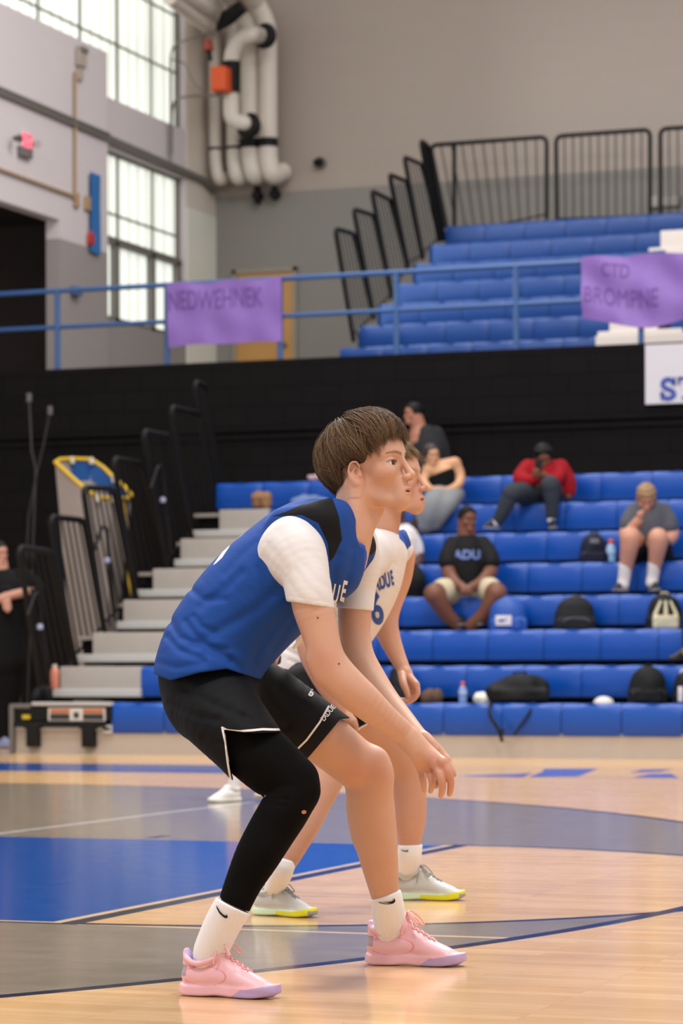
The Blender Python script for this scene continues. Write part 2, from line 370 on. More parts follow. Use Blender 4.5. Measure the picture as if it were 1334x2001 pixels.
def bank(name, label, cat, Y0, Z0, n, seat_x0, x_end, step_spans, xr, seam, group=None, mats=(GRAYF, STRIP), front=True):
    base = (seat_x0[0], Y0, Z0-.45 if front else ZPAR-.12); t = thing(name, label, cat, base)
    dk = MB(); un = MB()
    for k in range(n):
        y = Y0+RUN*k; z = Z0+RISE*k; xl = x_end[k]
        dk.box(xl, xr, y+.03, y+RUN+.03, z-.07, z-.035)
        un.box(xl+.02, xr, y+.14, y+.18, (base[2]+.01 if k == 0 else z-RISE-.0), z-.07)
    part(dk, 'deck', DECK, t); part(un, 'underframe', UNDER, t)
    if front:
        kb = MB(); kb.box(onY(28, 1450, Y0)[0], xr, Y0+.03, Y0+.06, .012, .205).box(onY(28, 1450, Y0)[0], xr, Y0+.02, Y0+.035, .0, .03).box(onY(28, 1450, Y0)[0], xr, Y0+.02, Y0+.05, .185, .205)
        part(kb, 'kickboard', KICK, t)
    for k in range(n):
        y = Y0+RUN*k; z = Z0+RISE*k
        row = MB(); row.box(seat_x0[k], xr, y+.05, y+.09, z-.24, z-.05); r = part(row, 'seat_rail', UNDER, t)
        sm_ = seat_x0[k] if (front and k == 7) else seam
        i0 = math.ceil((seat_x0[k]-sm_)/pitch-.45); i = i0
        spans = [s for s in step_spans if s[0] == k]
        while sm_+(i+.5)*pitch < xr:
            xc = sm_+(i+.5)*pitch; skip = any(s[3] < xc < s[2] for s in spans); i += 1
            if skip or xc-pitch/2 < seat_x0[k]-.3*pitch: continue
            o = link('seat', SEATME if front else SEATMU, r); o.location = (xc-base[0], y-base[1], z-base[2])
        for (kk, xa, xb, xs0, xs1) in spans:
            st = MB().box(xs0, xs1, y+.0, y+.30, z-.205, z-.006, .008); part(st, 'aisle_step', mats[0], t)
            nz = MB().box(xa, xb, y-.03, y+.05, z-.272, z-.2, .008).box(xa+.05, xb, y+.03, y+.06, z-.275, z-.2); part(nz, 'nosing', mats[1], t)
    return t
def rowY(k): return BY0+RUN*k
def rowZ(k): return Z1+RISE*k
def X_at(px, k, y0=BY0): return onY(px, 1300, y0+RUN*k)[0]
XR = 1.0
# lower bank; rows 0..7
xs = X_at(218, 0); xs2 = X_at(272, 1); seam0 = onY(957, 1375, BY0)[0]
seam0 = xs2+ (round((seam0-xs2)/pitch))*pitch
ends = [X_at(p, k) for k, p in enumerate([63, 105, 147, 230, 268, 343, 377, 424])]
faces = [X_at(p, k) for k, p in enumerate([100, 117, 181, 241, 299, 353, 429, 440])]
steps = [(k, ends[k], xs2+.02, faces[k], xs2+.01) for k in range(1, 7)]
lower = bank('bleacher', 'pulled-out lower bleachers with blue plastic seats at courtside', 'bleachers', BY0, Z1, 8, [xs]+[xs2]*6+[X_at(422, 7)], ends, steps, XR, seam0)
# front left end of row one: rail, black panel, label, feet
e0, e1 = X_at(26, 0), X_at(218, 0)
t = lower
part(MB().box(X_at(63, 0), e1, BY0-.02, BY0+.06, Z1-.035, Z1-.005, .006), 'front_rail', STRIP, t)
part(MB().box(X_at(28, 0), e1, BY0+.0, BY0+.05, Z1-.16, Z1-.04).box(X_at(30, 0), X_at(207, 0), BY0-.03, BY0+.02, Z1-.215, Z1-.17), 'front_panel', BLKM, t)
part(MB().box(X_at(200, 0), e1, BY0, BY0+.04, Z1-.27, Z1-.2).box(X_at(30, 0), X_at(215, 0), BY0+.0, BY0+.03, Z1-.245, Z1-.22), 'lower_rail', STRIP, t)
part(MB().box(X_at(20, 0), X_at(28, 0), BY0-.03, BY0+.25, 0, Z1-.03, .006).box(X_at(20, 0), X_at(60, 0), BY0-.02, BY0+.1, Z1-.06, Z1-.02, .01), 'end_post', STEEL, t)
for a, b in ((55, 77), (163, 186)):
    part(MB().box(X_at(a, 0), X_at(b, 0), BY0-.05, BY0+.06, .06, .27, .01).box(X_at(a-6, 0), X_at(b+6, 0), BY0-.04, BY0+.05, .22, .27, .008), 'foot_bracket', BLKM, t)
lab = part(MB().box(X_at(95, 0), X_at(206, 0), BY0-.012, BY0-.002, Z1-.165, Z1-.055), 'warning_label', mat('label_white', 'C9C5C0', .5, var=0), t)
part(MB().box(X_at(99, 0), X_at(137, 0), BY0-.016, BY0-.011, Z1-.095, Z1-.063).box(X_at(163, 0), X_at(203, 0), BY0-.016, BY0-.011, Z1-.095, Z1-.063), 'label_heading', mat('label_orange', 'B4602A', .5, var=0), lab, t)
part(MB().box(X_at(99, 0), X_at(137, 0), BY0-.016, BY0-.011, Z1-.155, Z1-.103).box(X_at(163, 0), X_at(203, 0), BY0-.016, BY0-.011, Z1-.155, Z1-.103).box(X_at(145, 0), X_at(155, 0), BY0-.016, BY0-.011, Z1-.14, Z1-.09), 'label_text_block', mat('label_dark', '2B2A2A', .5, var=0), lab, t)
part(MB().box(X_at(44, 0), X_at(59, 0), BY0-.012, BY0+.0, Z1-.15, Z1-.115), 'yellow_tag', mat('tag_yellow', 'C4A81E', .5, var=0), t)

# upper bank on the balcony; rows 0..6 seen
ue = [onY(p, 600, UY0+RUN*k)[0] for k, p in enumerate([662, 696, 734, 777, 804, 837, 867])]
ua = [onY(p, 600, UY0+RUN*k)[0] for k, p in enumerate([1163, 1190])]
aL = onY(1163, 655, UY0)[0]; aB = onY(1190, 640, UY0+RUN)[0]; aR = aB+(aB-aL)*0+pitch*1.05
usteps = [(0, aL, XR, aL, XR)]+[(k, aB-.12, aB+pitch*1.6, aB, aB+pitch*1.05) for k in (1,)]
a5 = onY(1268, 490, UY0+RUN*5)[0]; b5 = onY(1290, 460, UY0+RUN*5)[0]
usteps += [(5, a5, XR, b5, XR), (4, onY(1275, 520, UY0+RUN*4)[0], XR, onY(1300, 520, UY0+RUN*4)[0], XR)]
upper = bank('balcony_bleacher', 'upper bleachers with blue plastic seats on the balcony', 'bleachers', UY0, UZ1, 7, ue, ue, usteps, XR, ue[0]+20*pitch, front=False, mats=(WHITEP, WHITEP))

# ================================================================== GUARD RAILS
def rail_panel(name, label, tl, tr, bl, br, r=.022, bars=6, th=.010, X=None, toframe=None, group=None, plane='X', m=None):
    """a bent tube frame with thin bars; the corners are pixels on the plane X=const (or Y=const)"""
    f = (lambda p: Vector(onX(p[0], p[1], X))) if plane == 'X' else (lambda p: Vector(onY(p[0], p[1], X)))
    a, b, c, d = f(tl), f(tr), f(br), f(bl); base = tuple(d)
    t = thing(name, label, 'railing', base, group=group)
    part(MB().tube(fillet([d, a, b, c], .09, 6), r, 10), 'frame_tube', m or BLKM, t)
    mb = MB()
    for i in range(1, bars+1):
        u = i/(bars+1); p = a.lerp(b, u); q = d.lerp(c, u); mb.tube([p, q], th, 6)
    mb.tube([d.lerp(a, .06), c.lerp(b, .06)], th*1.3, 6); part(mb, 'bars', m or BLKM, t)
    return t
U = lambda x, y: (600+x/1.8174, 230+y/1.8174)
ORD = ['lowest', 'second', 'third', 'fourth', 'fifth']
for i, (tl, tr, bl, br) in enumerate([((98, 393), (167, 412), (165, 795), (237, 715)), ((163, 323), (237, 347), (237, 715), (302, 642)), ((227, 258), (297, 293), (302, 642), (357, 535)), ((290, 200), (355, 227), (357, 535), (412, 502)), ((343, 138), (408, 166), (412, 502), (478, 437))]):
    rail_panel('guard_rail', 'black end guard rail of the balcony bleachers, %s of the stepped row' % ORD[i], U(*tl), U(*tr), U(*bl), U(*br), X=ue[i]-.03, bars=5, r=.024, th=.007, group='stepped end rails of the balcony bleachers')
rail_panel('guard_rail', 'black top corner guard rail of the balcony bleachers, seen edge-on', U(403, 80), U(432, 105), U(468, 437), U(488, 437), X=ue[6]-.03, bars=4, r=.03, th=.009)
YG = UY0+7*RUN-.05
for (tl, tr, bl, br, lb) in [((437, 98), (850, 68), (505, 440), (850, 360), 'black guard rail panel behind the top row, left of the three'), ((883, 66), (1217, 42), (887, 378), (1217, 366), 'black guard rail panel behind the top row, middle of the three'), ((1253, 40), (1600, 18), (1255, 362), (1600, 350), 'black guard rail panel behind the top row, cut by the right photo edge')]:
    t = rail_panel('guard_rail', lb, U(*tl), U(*tr), U(*bl), U(*br), X=YG, plane='Y', bars=10, r=.026, th=.008, group='guard rails behind the top row')
    if tl[0] == 437: part(MB().tube([onY(*U(522, 95), YG-.02), onY(*U(522, 440), YG-.02)], .026), 'post', BLKM, t)
# lower bank end rails
W4 = lambda x, y: (x/2.9644, 720+y/2.9644); W5 = lambda x, y: (x/2.9644, 1080+y/2.9644)
LR = [((1125, 75), (1190, 100), W4(1250, 860), W4(1275, 700)), ((988, 222), (1160, 262), W4(1105, 980), W4(1270, 870)), ((828, 362), (985, 392), W4(970, 1160), W4(1110, 985)),
      ((655, 520), (825, 552), W5(790, 275), W5(980, 80)), ((480, 690), (655, 695), W5(605, 460), W5(790, 270)), ((290, 858), (485, 880), W5(432, 655), W5(605, 460)), ((105, 1035), (300, 1062), W5(250, 850), W5(440, 655))]
OL = ['topmost', 'second from the top', 'third from the top', 'fourth from the top', 'just right of the gray bag', 'standing before the gray bag', 'lowest, beside the woman in black']
for i, (tl, tr, bl, br) in enumerate(LR):
    k = 7-i
    rail_panel('guard_rail', 'black end guard rail of the lower bleachers, '+OL[i], W4(*tl), W4(*tr), bl, br, X=ends[k]-.04, bars=5 if i else 3, r=.028, th=.010, group='stepped end rails of the lower bleachers')
CAPM = mat('grey_rubber_cap', '5A5857', .5)
for i, (px, py, k, lb) in enumerate([(302, 917, 5, 'uppermost'), (193, 1035, 3, 'beside the gray bag'), (62, 1165, 1, 'lowest, next to the woman in black')]):
    X0 = ends[k]+.02
    pts = [onX(px+16, py-4, X0), onX(px+6, py-6, X0), onX(px-8, py+38, X0)]; p2 = [onX(px+14, py-2, X0), onX(px+20, py+60, X0), onX(px+30, py+160, X0)]
    b = p2[-1]; t = thing('aisle_handrail', 'short black aisle handrail with a pale tip, '+lb, 'handrail', b, group='aisle handrails of the lower bleachers')
    part(MB().tube(fillet([p2[2], p2[1], pts[0], pts[1], pts[2]], .06), .018), 'tube', BLKM, t)
    part(MB().lathe(onX(px+16, py+60, X0), [(.0, -.03), (.025, -.02), (.03, 0), (.025, .02), (0, .03)], 10), 'tip', mat('pale_plastic', '9DA3BE', .5, var=0), t)

# ================================================================== BALCONY RAILING, BANNERS, SIGN
RB = mat('blue_rail_paint', '335A90', .4, var=.05)
YRL = BK+.12
posts = [112, 326, 547, 774, 1008, 1252, 1500]
def topy(px): return 574+(px)*(504-574)/1334.
rz = [onY(px, py, YRL)[2] for px, py in ((330, 560), (1100, 511))]
t = thing('balcony_railing', 'blue pipe railing along the balcony edge', 'railing', (onY(0, 700, YRL)[0], YRL, ZPAR), )
zt = sum(rz)/2; zm = onY(600, 615, YRL)[2]; xl0 = onY(-60, 700, YRL)[0]
part(MB().tube([(xl0, YRL, zt), (XR, YRL, zt)], .027), 'top_rail', RB, t); part(MB().tube([(xl0, YRL, zm), (XR, YRL, zm)], .024), 'middle_rail', RB, t)
for px in posts: x = onY(px, 600, YRL)[0]; part(MB().tube([(x, YRL, ZPAR), (x, YRL, zt)], .03), 'post', RB, t)
PUR = NT('purple_paper'); PUR.base(PUR.mix(PUR.noise(3, 3), lin('8A6AB8'), lin('7C5CAA'))); PUR.rough(.55); PUR = PUR.m
INK = mat('faded_ink', '6D4E98', .6, var=0)
def banner(label, c, lines, fold):
    a, b, cc, d = [Vector(onY(*p, YRL-.045)) for p in c]; base = tuple(d)
    t = thing('paper_banner', label, 'banner', base, group='purple paper banners on the balcony railing')
    def S(u, v):
        p = d.lerp(cc, u).lerp(a.lerp(b, u), v); q = Vector((0, 0, 0)); q.z = fold[0]*math.sin(u*math.pi)*(1-v)+.012*math.sin(u*9)*(1-v)+.01*math.sin(u*14)*v
        q.y = -.02-.03*math.sin(u*7+v*5)*math.sin(v*4+u*3)*fold[1]-.012*math.sin(u*23+v*4)*fold[1]; return p+q
    mb = MB(); mb.quadsheet(lambda u, v: S(u, v), 40, 20); mb.quadsheet(lambda u, v: S(u, v)+Vector((0, .004, 0)), 40, 20); part(mb, 'sheet', PUR, t)
    wd = (cc-d).length; ht = (a-d).length
    for (txt, u0, v0, size, sx) in lines:
        me = text_mesh(txt, size); V = np.array([v.co[:] for v in me.vertices]); tr = [tuple(p.vertices) for p in me.polygons]
        bm = bmesh.new(); bm.from_mesh(me); bmesh.ops.triangulate(bm, faces=bm.faces[:]); bmesh.ops.subdivide_edges(bm, edges=[e for e in bm.edges if e.calc_length() > .05], cuts=2)
        bmesh.ops.triangulate(bm, faces=bm.faces[:]); bm.verts.index_update()
        V = [S(u0+v.co.x*sx/wd, v0+v.co.y/ht)+Vector((0, -.006, 0)) for v in bm.verts]; mb = MB().add(V, [[v.index for v in f.verts] for f in bm.faces], True); bm.free()
        part(mb, 'lettering', INK, t)
    return t
banner('purple paper banner with faint lettering, left one on the balcony railing', [(327, 556), (551, 542), (551, 670), (331, 681)], [('NEDWEHNEK', .42, .70, .30, .56)], (.03, .35))
banner('creased purple paper banner with faint lettering, at the right photo edge', [(1136, 504), (1395, 490), (1395, 602), (1139, 622)], [('CTD', .26, .78, .17, .8), ('BROMPNE', .30, .38, .22, .75)], (-.13, 1.))
SIGN = mat('white_sign_board', 'CBC9CE', .5, var=.03); SBL = mat('sign_blue', '2E469C', .5, var=0)
a = onY(1260, 674, BK-.1); b = onY(1260, 790, BK-.1)
t = thing('wall_sign', 'white sign with blue capital letters on the black wall at the right edge', 'sign', (a[0], BK-.1, b[2]))
part(MB().box(a[0], a[0]+2.6, BK-.10, BK-.06, b[2], a[2]), 'board', SIGN, t)
sp = onY(1290, 782, BK-.1); hh = onY(1290, 738, BK-.1)[2]-sp[2]
def serif_letter(ch, x, z, h, wd):
    mb = MB(); y0, y1 = BK-.112, BK-.10; s = h*.2; e = h*.13
    if ch == 'T':
        mb.box(x, x+wd, y0, y1, z+h-e, z+h); mb.box(x+wd/2-s/2, x+wd/2+s/2, y0, y1, z, z+h); mb.box(x+wd*.22, x+wd*.78, y0, y1, z, z+e); mb.box(x, x+s*.5, y0, y1, z+h*.66, z+h); mb.box(x+wd-s*.5, x+wd, y0, y1, z+h*.66, z+h)
    else:
        pts = [(.88, .70), (.72, .88), (.45, .93), (.2, .84), (.14, .68), (.25, .55), (.55, .46), (.82, .36), (.88, .22), (.72, .09), (.45, .05), (.2, .12), (.1, .3)]
        P3 = [Vector((x+wd*a, (y0+y1)/2, z+h*b)) for a, b in pts]; P3 = fillet(P3, .05, 3)
        V = []; Fc = []
        for i, p in enumerate(P3):
            tt = (P3[min(i+1, len(P3)-1)]-P3[max(i-1, 0)]).normalized(); nn = Vector((tt.z, 0, -tt.x))*s*.5
            V += [p+nn+Vector((0, -.006, 0)), p-nn+Vector((0, -.006, 0)), p-nn+Vector((0, .006, 0)), p+nn+Vector((0, .006, 0))]
        for i in range(len(P3)-1):
            for k in range(4): Fc.append((i*4+k, i*4+(k+1) % 4, i*4+4+(k+1) % 4, i*4+4+k))
        Fc += [(0, 1, 2, 3), (len(V)-4, len(V)-1, len(V)-2, len(V)-3)]
        mb.add(V, Fc); mb.box(x+wd*.84, x+wd*.95, y0, y1, z+h*.62, z+h); mb.box(x+wd*.03, x+wd*.14, y0, y1, z, z+h*.4)
    return mb
part(serif_letter('S', sp[0], sp[2], hh, hh*.72), 'letter', SBL, t); part(serif_letter('T', sp[0]+hh*.8, sp[2], hh, hh*.85), 'letter', SBL, t)

# ================================================================== DOOR ON THE BALCONY
DWD = mat('varnished_door', 'B98A4E', .4, var=.12, vs=4); DFR = mat('door_frame_paint', '8F8778', .5)
d0, d1 = onY(463, 540, BACK)[0], onY(574, 540, BACK)[0]; dz1 = onY(520, 533, BACK)[2]
o = struct(MB().box(d0, d1, BACK-.02, BACK-.004, ZPAR-.12, dz1).build('door_1', DWD))
f = MB().box(d0-.05, d0, BACK-.05, BACK-.002, ZPAR-.12, dz1+.05).box(d1, d1+.05, BACK-.05, BACK-.002, ZPAR-.12, dz1+.05).box(d0-.05, d1+.05, BACK-.05, BACK-.002, dz1, dz1+.05).build('door_frame', DFR); f.parent = o
f = MB().cyl((d1-.12, BACK-.02, ZPAR+.95), (d1-.12, BACK-.08, ZPAR+.95), .03).build('door_handle', STEEL); f.parent = o
# small round camera on the back wall and black box on the deck rail
p = onY(627, 319, BACK); t = thing('dome_camera', 'small dark round camera on the upper back wall', 'camera', (p[0], BACK, p[2]))
part(MB().cyl((p[0], BACK, p[2]), (p[0], BACK-.06, p[2]), .075), 'mount', mat('cam_grey', '6A6560', .5, var=0), t); part(MB().cyl((p[0], BACK-.05, p[2]), (p[0]-.02, BACK-.14, p[2]-.01), .06, r2=.04), 'lens_dome', BLKM, t)
p = onY(1298, 397, BACK)
t = thing('wall_outlet_box', 'pale fixture low on the back wall behind the top rail', 'fixture', (p[0], BACK, p[2]-.06))
part(MB().box(p[0]-.16, p[0]-.06, BACK-.1, BACK, p[2]-.06, p[2]+.08, .02), 'lamp_head', mat('pale_box', 'A39D97', .5, var=0), t); part(MB().box(p[0]-.06, p[0]+.2, BACK-.06, BACK, p[2]-.05, p[2]+.07, .01), 'housing', mat('pale_box2', '8F8983', .5, var=0), t)

# ================================================================== PIPES IN THE CORNER
PW = mat('white_pipe_jacket', 'CFC6BC', .5, var=.05, vs=3); PB = mat('black_pipe_band', '141313', .6, var=0)
YP = BACK-.38; YQ = BACK-.85
def pp(px, py, Y=YP): return Vector(onY(px, py, Y))
mpx = 1/ (5500/(-(onY(480, 300, YP)[0])*ST+YP*CT))
def pipe(label, pts, rpx, bands, Y=YP, extra=None):
    P3 = [pp(*q) if len(q) == 2 else pp(q[0], q[1], q[2]) for q in pts]; lo = min(P3, key=lambda v: v.z)
    t = thing('insulated_pipe', label, 'pipe', tuple(lo)); part(MB().tube(fillet(P3, .28, 8), rpx*mpx, 20), 'jacket', PW, t)
    for (x, y0, y1) in bands: part(MB().tube([pp(x, y0, Y), pp(x, y1, Y)], rpx*mpx*1.07, 20), 'band', PB, t)
    return t
pipe('rightmost thick white insulated pipe in the corner, dark band near its foot', [(553, 336, BACK-.1), (532, 345), (524, 310), (523, 50), (500, 5), (440, -60, YP-1.5)], 18.5, [(523.5, 271, 288)])
pipe('thick white insulated pipe, second from the right, dark band near its foot', [(516, 336, BACK-.1), (496, 345), (489, 310), (487, 50), (465, 10), (400, -60, YP-1.5)], 18.5, [(488, 272, 290)])
pipe('thinner tan-footed white pipe, third from the right in the corner', [(484, 342, BACK-.1), (463, 350), (457, 320), (456, 200), (456, 30), (440, -30)], 14.5, [(456.5, 287, 292)])
pipe('leftmost thin white pipe in the corner', [(446, 346, BACK-.1), (427, 353), (421, 320), (419, 100), (417, 62), (330, -5, YP-3.5)], 12.5, [(420, 289, 294)])
t = pipe('white branch pipe looping out with two black-ringed elbows', [(513, 70, YP-.05), (496, 68, YQ), (470, 74, YQ), (455, 98, YQ), (451, 125, YQ), (451, 200, YQ), (452, 236, YQ), (486, 243, YQ), (500, 243, YP-.05)], 15.5, [])
for (cx, cy, a0, a1) in ((512, 70, -2.2, 1.9), (482, 243, -2.9, 1.6)):
    c = pp(cx, cy, YQ-.02); R = 19.5*mpx; mb = MB(); n = 24; pts = []; rr = []
    for i in range(n+1):
        a = a0+(a1-a0)*i/n; pts.append(c+Vector((math.cos(a)*R, 0, math.sin(a)*R))); rr.append(max(.004, 10*mpx*math.sin(math.pi*i/n)**.6))
    part(mb.tube(pts, rr, 12), 'elbow_ring', PB, t)
pipe('white pipe sloping in from the upper left above the window corner', [(444, 62), (428, 30), (340, -22, YP-3.5)], 14, [])
t2 = thing('valve_actuator', 'orange valve actuator with black body on the corner pipe', 'valve', tuple(pp(440, 182, YQ-.15)))
part(MB().tube([pp(452, 181, YQ-.02), pp(452, 121, YQ-.02)], 17.5*mpx, 20), 'body', PB, t2)
q0, q1 = pp(418, 182, YQ-.2), pp(447, 131, YQ-.2); part(MB().box(q0[0], q1[0], YQ-.32, YQ-.08, q0[2], q1[2], .03), 'cover', mat('orange_housing', 'D9521C', .45, var=.04), t2)
part(MB().tube([pp(432, 190, YQ-.18), pp(432, 180, YQ-.18)], .03), 'stem', STEEL, t2)
for px, y1, w in ((502, 398, 'left'), (536, 390, 'right')):
    p0, p1 = pp(px, 364, BACK-.12), pp(px, y1, BACK-.12); t2 = thing('pipe_bracket', 'black bracket below the thick pipes, %s of the two' % w, 'bracket', tuple(p1), group='black brackets below the corner pipes')
    part(MB().box(p0[0]-.03, p0[0]+.03, BACK-.16, BACK-.06, p1[2], p0[2]), 'strut', PB, t2); m = (p0[2]*.55+p1[2]*.45); part(MB().box(p0[0]-.05, p0[0]+.05, BACK-.18, BACK-.03, m-.06, m+.02), 'clamp', PB, t2)
solo(MB().tube([pp(424, 60, YQ-.3), pp(444, 35, YQ-.3), pp(474, 12, YQ-.3)], [.03, .11, .09], 8), 'pipe_strap', PB, tuple(pp(424, 60, YQ-.3)))
tag(bpy.data.objects['pipe_strap'], 'black slanted strap on the pipes near the photo top', 'strap')
t2 = thing('red_valve', 'small red valve hanging left of the corner pipes', 'valve', tuple(pp(408, 118, YQ)))
part(MB().tube([pp(407, 78, YQ), pp(407, 98, YQ)], [.05, .07], 12), 'bonnet', mat('valve_red', 'A8453A', .5, var=0), t2); part(MB().tube([pp(408, 97, YQ), pp(411, 118, YQ)], .03, 8), 'stem', BLKM, t2)
o = solo(MB().box(pp(386, 54)[0], pp(403, 36)[0], YP-.35, YP-.1, pp(386, 54)[2], pp(403, 34)[2]), 'junction_box', mat('rust_box', '8A5426', .6), tuple(pp(395, 54))); tag(o, 'small brown box under the white pipes by the upper window', 'box')
def runx(name, label, pts, r, m, cat='conduit', X=XW+.06, n=8, fr=.25, group=None):
    P3 = [Vector(onX(q[0], q[1], q[2] if len(q) > 2 else X)) for q in pts]; base = tuple(min(P3, key=lambda v: v.z))
    o = solo(MB().tube(fillet(P3, fr, 8), r, n), name, m, base); tag(o, label, cat, group); return o
CG = mat('grey_conduit', '77736E', .5, metal=.2, var=.05); CT_ = mat('tan_conduit', 'A58A6A', .6, var=.06)
runx('wall_duct', 'grey duct sloping under the upper window towards the corner', [(212, 270), (372, 340), (400, 352), (418, 374)], .045, CG)
runx('wall_conduit', 'grey conduit rising past the upper window, curling right near its top', [(334, 322), (333, 200), (333, 92), (366, 76, XW+.4), (420, 62, XW+.5)], .015, CG, group='grey conduits beside the upper window')
runx('wall_conduit', 'grey conduit beside the upper window, bending right halfway up', [(336, 300), (336, 196), (364, 188, XW+.4), (430, 186, XW+.5)], .016, CG, group='grey conduits beside the upper window')
runx('wall_cable', 'thin cable hanging between window and corner pipes', [(333, 116), (362, 122), (375, 158, XW+.3), (400, 184, XW+.4)], .010, CG, 'cable')
for dy, lb in ((0, 'upper'), (9, 'lower')):
    runx('wall_conduit', '%s grey conduit of the pair crossing the near white wall' % lb, [(-60, 147+dy), (212, 263+dy)], .026, CG, X=XB+.03, group='grey conduits crossing the near white wall')
runx('wall_conduit', 'tan vertical conduit below the speaker on the white wall', [(147, 392), (147, 140)], .018, CT_, X=XB+.03, group='tan conduits on the white wall')
runx('wall_conduit', 'tan conduit running to the doorway corner on the white wall', [(-40, 316), (147, 384)], .018, CT_, X=XB+.03, group='tan conduits on the white wall')
SPK = mat('beige_metal', 'A79D92', .6)
def boxx(x0, y0, x1, y1, d, X=XB):      # a box on the plane X from two pixels
    a = onX(x0, y1, X); b = onX(x1, y0, X); return (X, X+d, min(a[1], b[1]), max(a[1], b[1]), min(a[2], b[2]), max(a[2], b[2]))
b = boxx(146, 100, 161, 128, .06); t = thing('horn_speaker', 'beige speaker bracket high on the white wall', 'speaker', (b[0], b[2], b[4]))
part(MB().box(*b, .01), 'housing', SPK, t); part(MB().box(*boxx(149, 134, 157, 156, .04), .01), 'bracket', SPK, t); part(MB().box(*boxx(148, 97, 161, 100, .08)), 'top_plate', CG, t)
b = boxx(163, 386, 173, 410, .04); o = solo(MB().box(*b, .01), 'wall_box', CT_, (b[0], b[2], b[4])); tag(o, 'small tan box beside the blue strip on the wall', 'box')
b = boxx(142, 378, 150, 404, .04); o = solo(MB().box(*b, .01), 'junction_box', CT_, (b[0], b[2], b[4])); tag(o, 'tan junction box where two tan conduits meet', 'box')
b = boxx(178, 336, 198, 491, .03); 
BS = mat('blue_banner_cloth', '2F6BA8', .7, var=.05)
def bs(u, v):
    p = Vector(onX(176+19*u, 336+155*v+8*u, XB+.03)); p.x += .004*math.sin(u*3+v*5); return p
mb = MB().quadsheet(bs, 4, 14).quadsheet(lambda u, v: bs(u, v)+Vector((.01, 0, 0)), 4, 14); o = solo(mb, 'wall_banner', BS, (b[0], b[2], b[4])); tag(o, 'long narrow blue strip hanging on the white wall', 'banner')
p = boxx(168, 452, 178, 478, .05); t = thing('fire_alarm', 'small red fire alarm on the wall over the blue strip', 'alarm', (p[0], p[2], p[4]))
part(MB().box(p[0]+.01, p[1], p[2], p[3], p[4], p[5]-.04, .02), 'body', mat('alarm_red', 'B0262A', .4, var=0), t); part(MB().lathe((p[1]-.03, (p[2]+p[3])/2, p[5]-.06), [(.0, -.04), (.03, -.03), (.035, 0), (.03, .05), (0, .06)], 12), 'bell', mat('alarm_red2', 'A31E24', .35, var=0), t)
p = boxx(136, 562, 150, 576, .08); o = solo(MB().box(*p, .01), 'wall_switch', mat('slate_box', '55698C', .5), (p[0], p[2], p[4])); tag(o, 'small slate blue box on the grey wall left of the railing banner', 'box')
# exit sign
b = boxx(37, 262, 58, 292, .03); t = thing('exit_sign', 'lit red exit sign with two emergency lamp heads on the white wall', 'sign', (b[0], b[2], b[4]))
part(MB().box(*b, .01), 'housing', mat('exit_white', 'C9BFC0', .5, var=0), t)
EX = emat('exit_red', 'E0405A', .9)
me = text_mesh('EXIT', (b[5]-b[4])*.95, bold=.008); mb = MB(); cy = (b[2]+b[3])/2; cz = (b[4]+b[5])/2; wd = max(v.co.x for v in me.vertices)
mb.add([(b[1]+.012, cy+v.co.x/wd*(b[3]-b[2])*.44, cz+v.co.y) for v in me.vertices], [tuple(p.vertices) for p in me.polygons]); 
part(MB().box(b[1]-.004, b[1]+.004, b[2]+.03, b[3]-.03, b[4]+.03, b[5]-.03), 'face', emat('exit_face', 'E8A0AA', .55), t); part(mb, 'lettering', EX, t)
for (x, y) in ((28, 270), (64, 281)): c = onX(x, y, XB+.05); part(MB().tube([c, (c[0]+.09, c[1]-.05, c[2]-.02)], [.025, .045], 12), 'lamp_head', mat('lamp_grey', '4E4848' if x < 40 else 'A9A1A0', .4, var=0), t)
part(MB().box(*boxx(33, 293, 55, 304, .06), .01), 'battery_box', mat('battery_grey', '6D6668', .5, var=0), t)

# ================================================================== LEFT FOREGROUND OF THE BLEACHERS
# gray cage bag with a yellow padded rim
YT = mat('yellow_padding', 'D0A91E', .55, var=.06); GF = mat('grey_mesh_fabric', '9C928C', .85, var=.06, vs=12, bump=.3, bs=90); BF = mat('blue_fabric_band', '23518F', .7)
YC = BY0+3.3
def cq(x, y, dY=0): return Vector(onY(x, y, YC+dY))
base = (cq(165, 1305)[0], YC, 0.)
t = thing('equipment_hamper', 'tall grey fabric hamper with a yellow padded oval rim', 'hamper', (base[0], YC, base[2]))
rim = [(108, 903, -.35), (118, 898, -.25), (140, 897, .0), (178, 898, .25), (202, 914, .3), (222, 934, .3), (247, 955, .25), (256, 968, .1), (250, 974, -.05), (220, 974, -.3), (190, 972, -.38), (162, 952, -.4), (135, 928, -.4)]
part(MB().tube([cq(x, y, d) for x, y, d in rim], .022, 10, closed=True), 'rim', YT, t)
low = [(122, 1180), (118, 1180), (140, 1180), (175, 1180), (190, 1180), (200, 1180), (210, 1180), (213, 1180), (212, 1190), (205, 1230), (190, 1240), (165, 1245), (145, 1245)]
V = []; nR = len(rim); K = 10
for j in range(K+1):
    v = j/K
    for i, (x, y, d) in enumerate(rim):
        a = cq(x, y+4, d); b2 = cq(172+(x-165)*.42, 1395, d*.5); b2.z = .006; V.append(a.lerp(b2, v**1.05)+Vector((.012*math.sin(i*2.1+v*3), .01*math.sin(i*3.3), 0)))
Fc = [(j*nR+i, j*nR+(i+1) % nR, (j+1)*nR+(i+1) % nR, (j+1)*nR+i) for j in range(K) for i in range(nR)]
part(MB().add(V, Fc, True), 'bag', GF, t)
Vb = []
for s in (0, .1):
    for i, (x, y, d) in enumerate(rim): Vb.append(cq(x, y+4, d).lerp(cq(172+(x-165)*.42, 1395, d*.5), s*.75)+Vector((0, -.008, 0)))
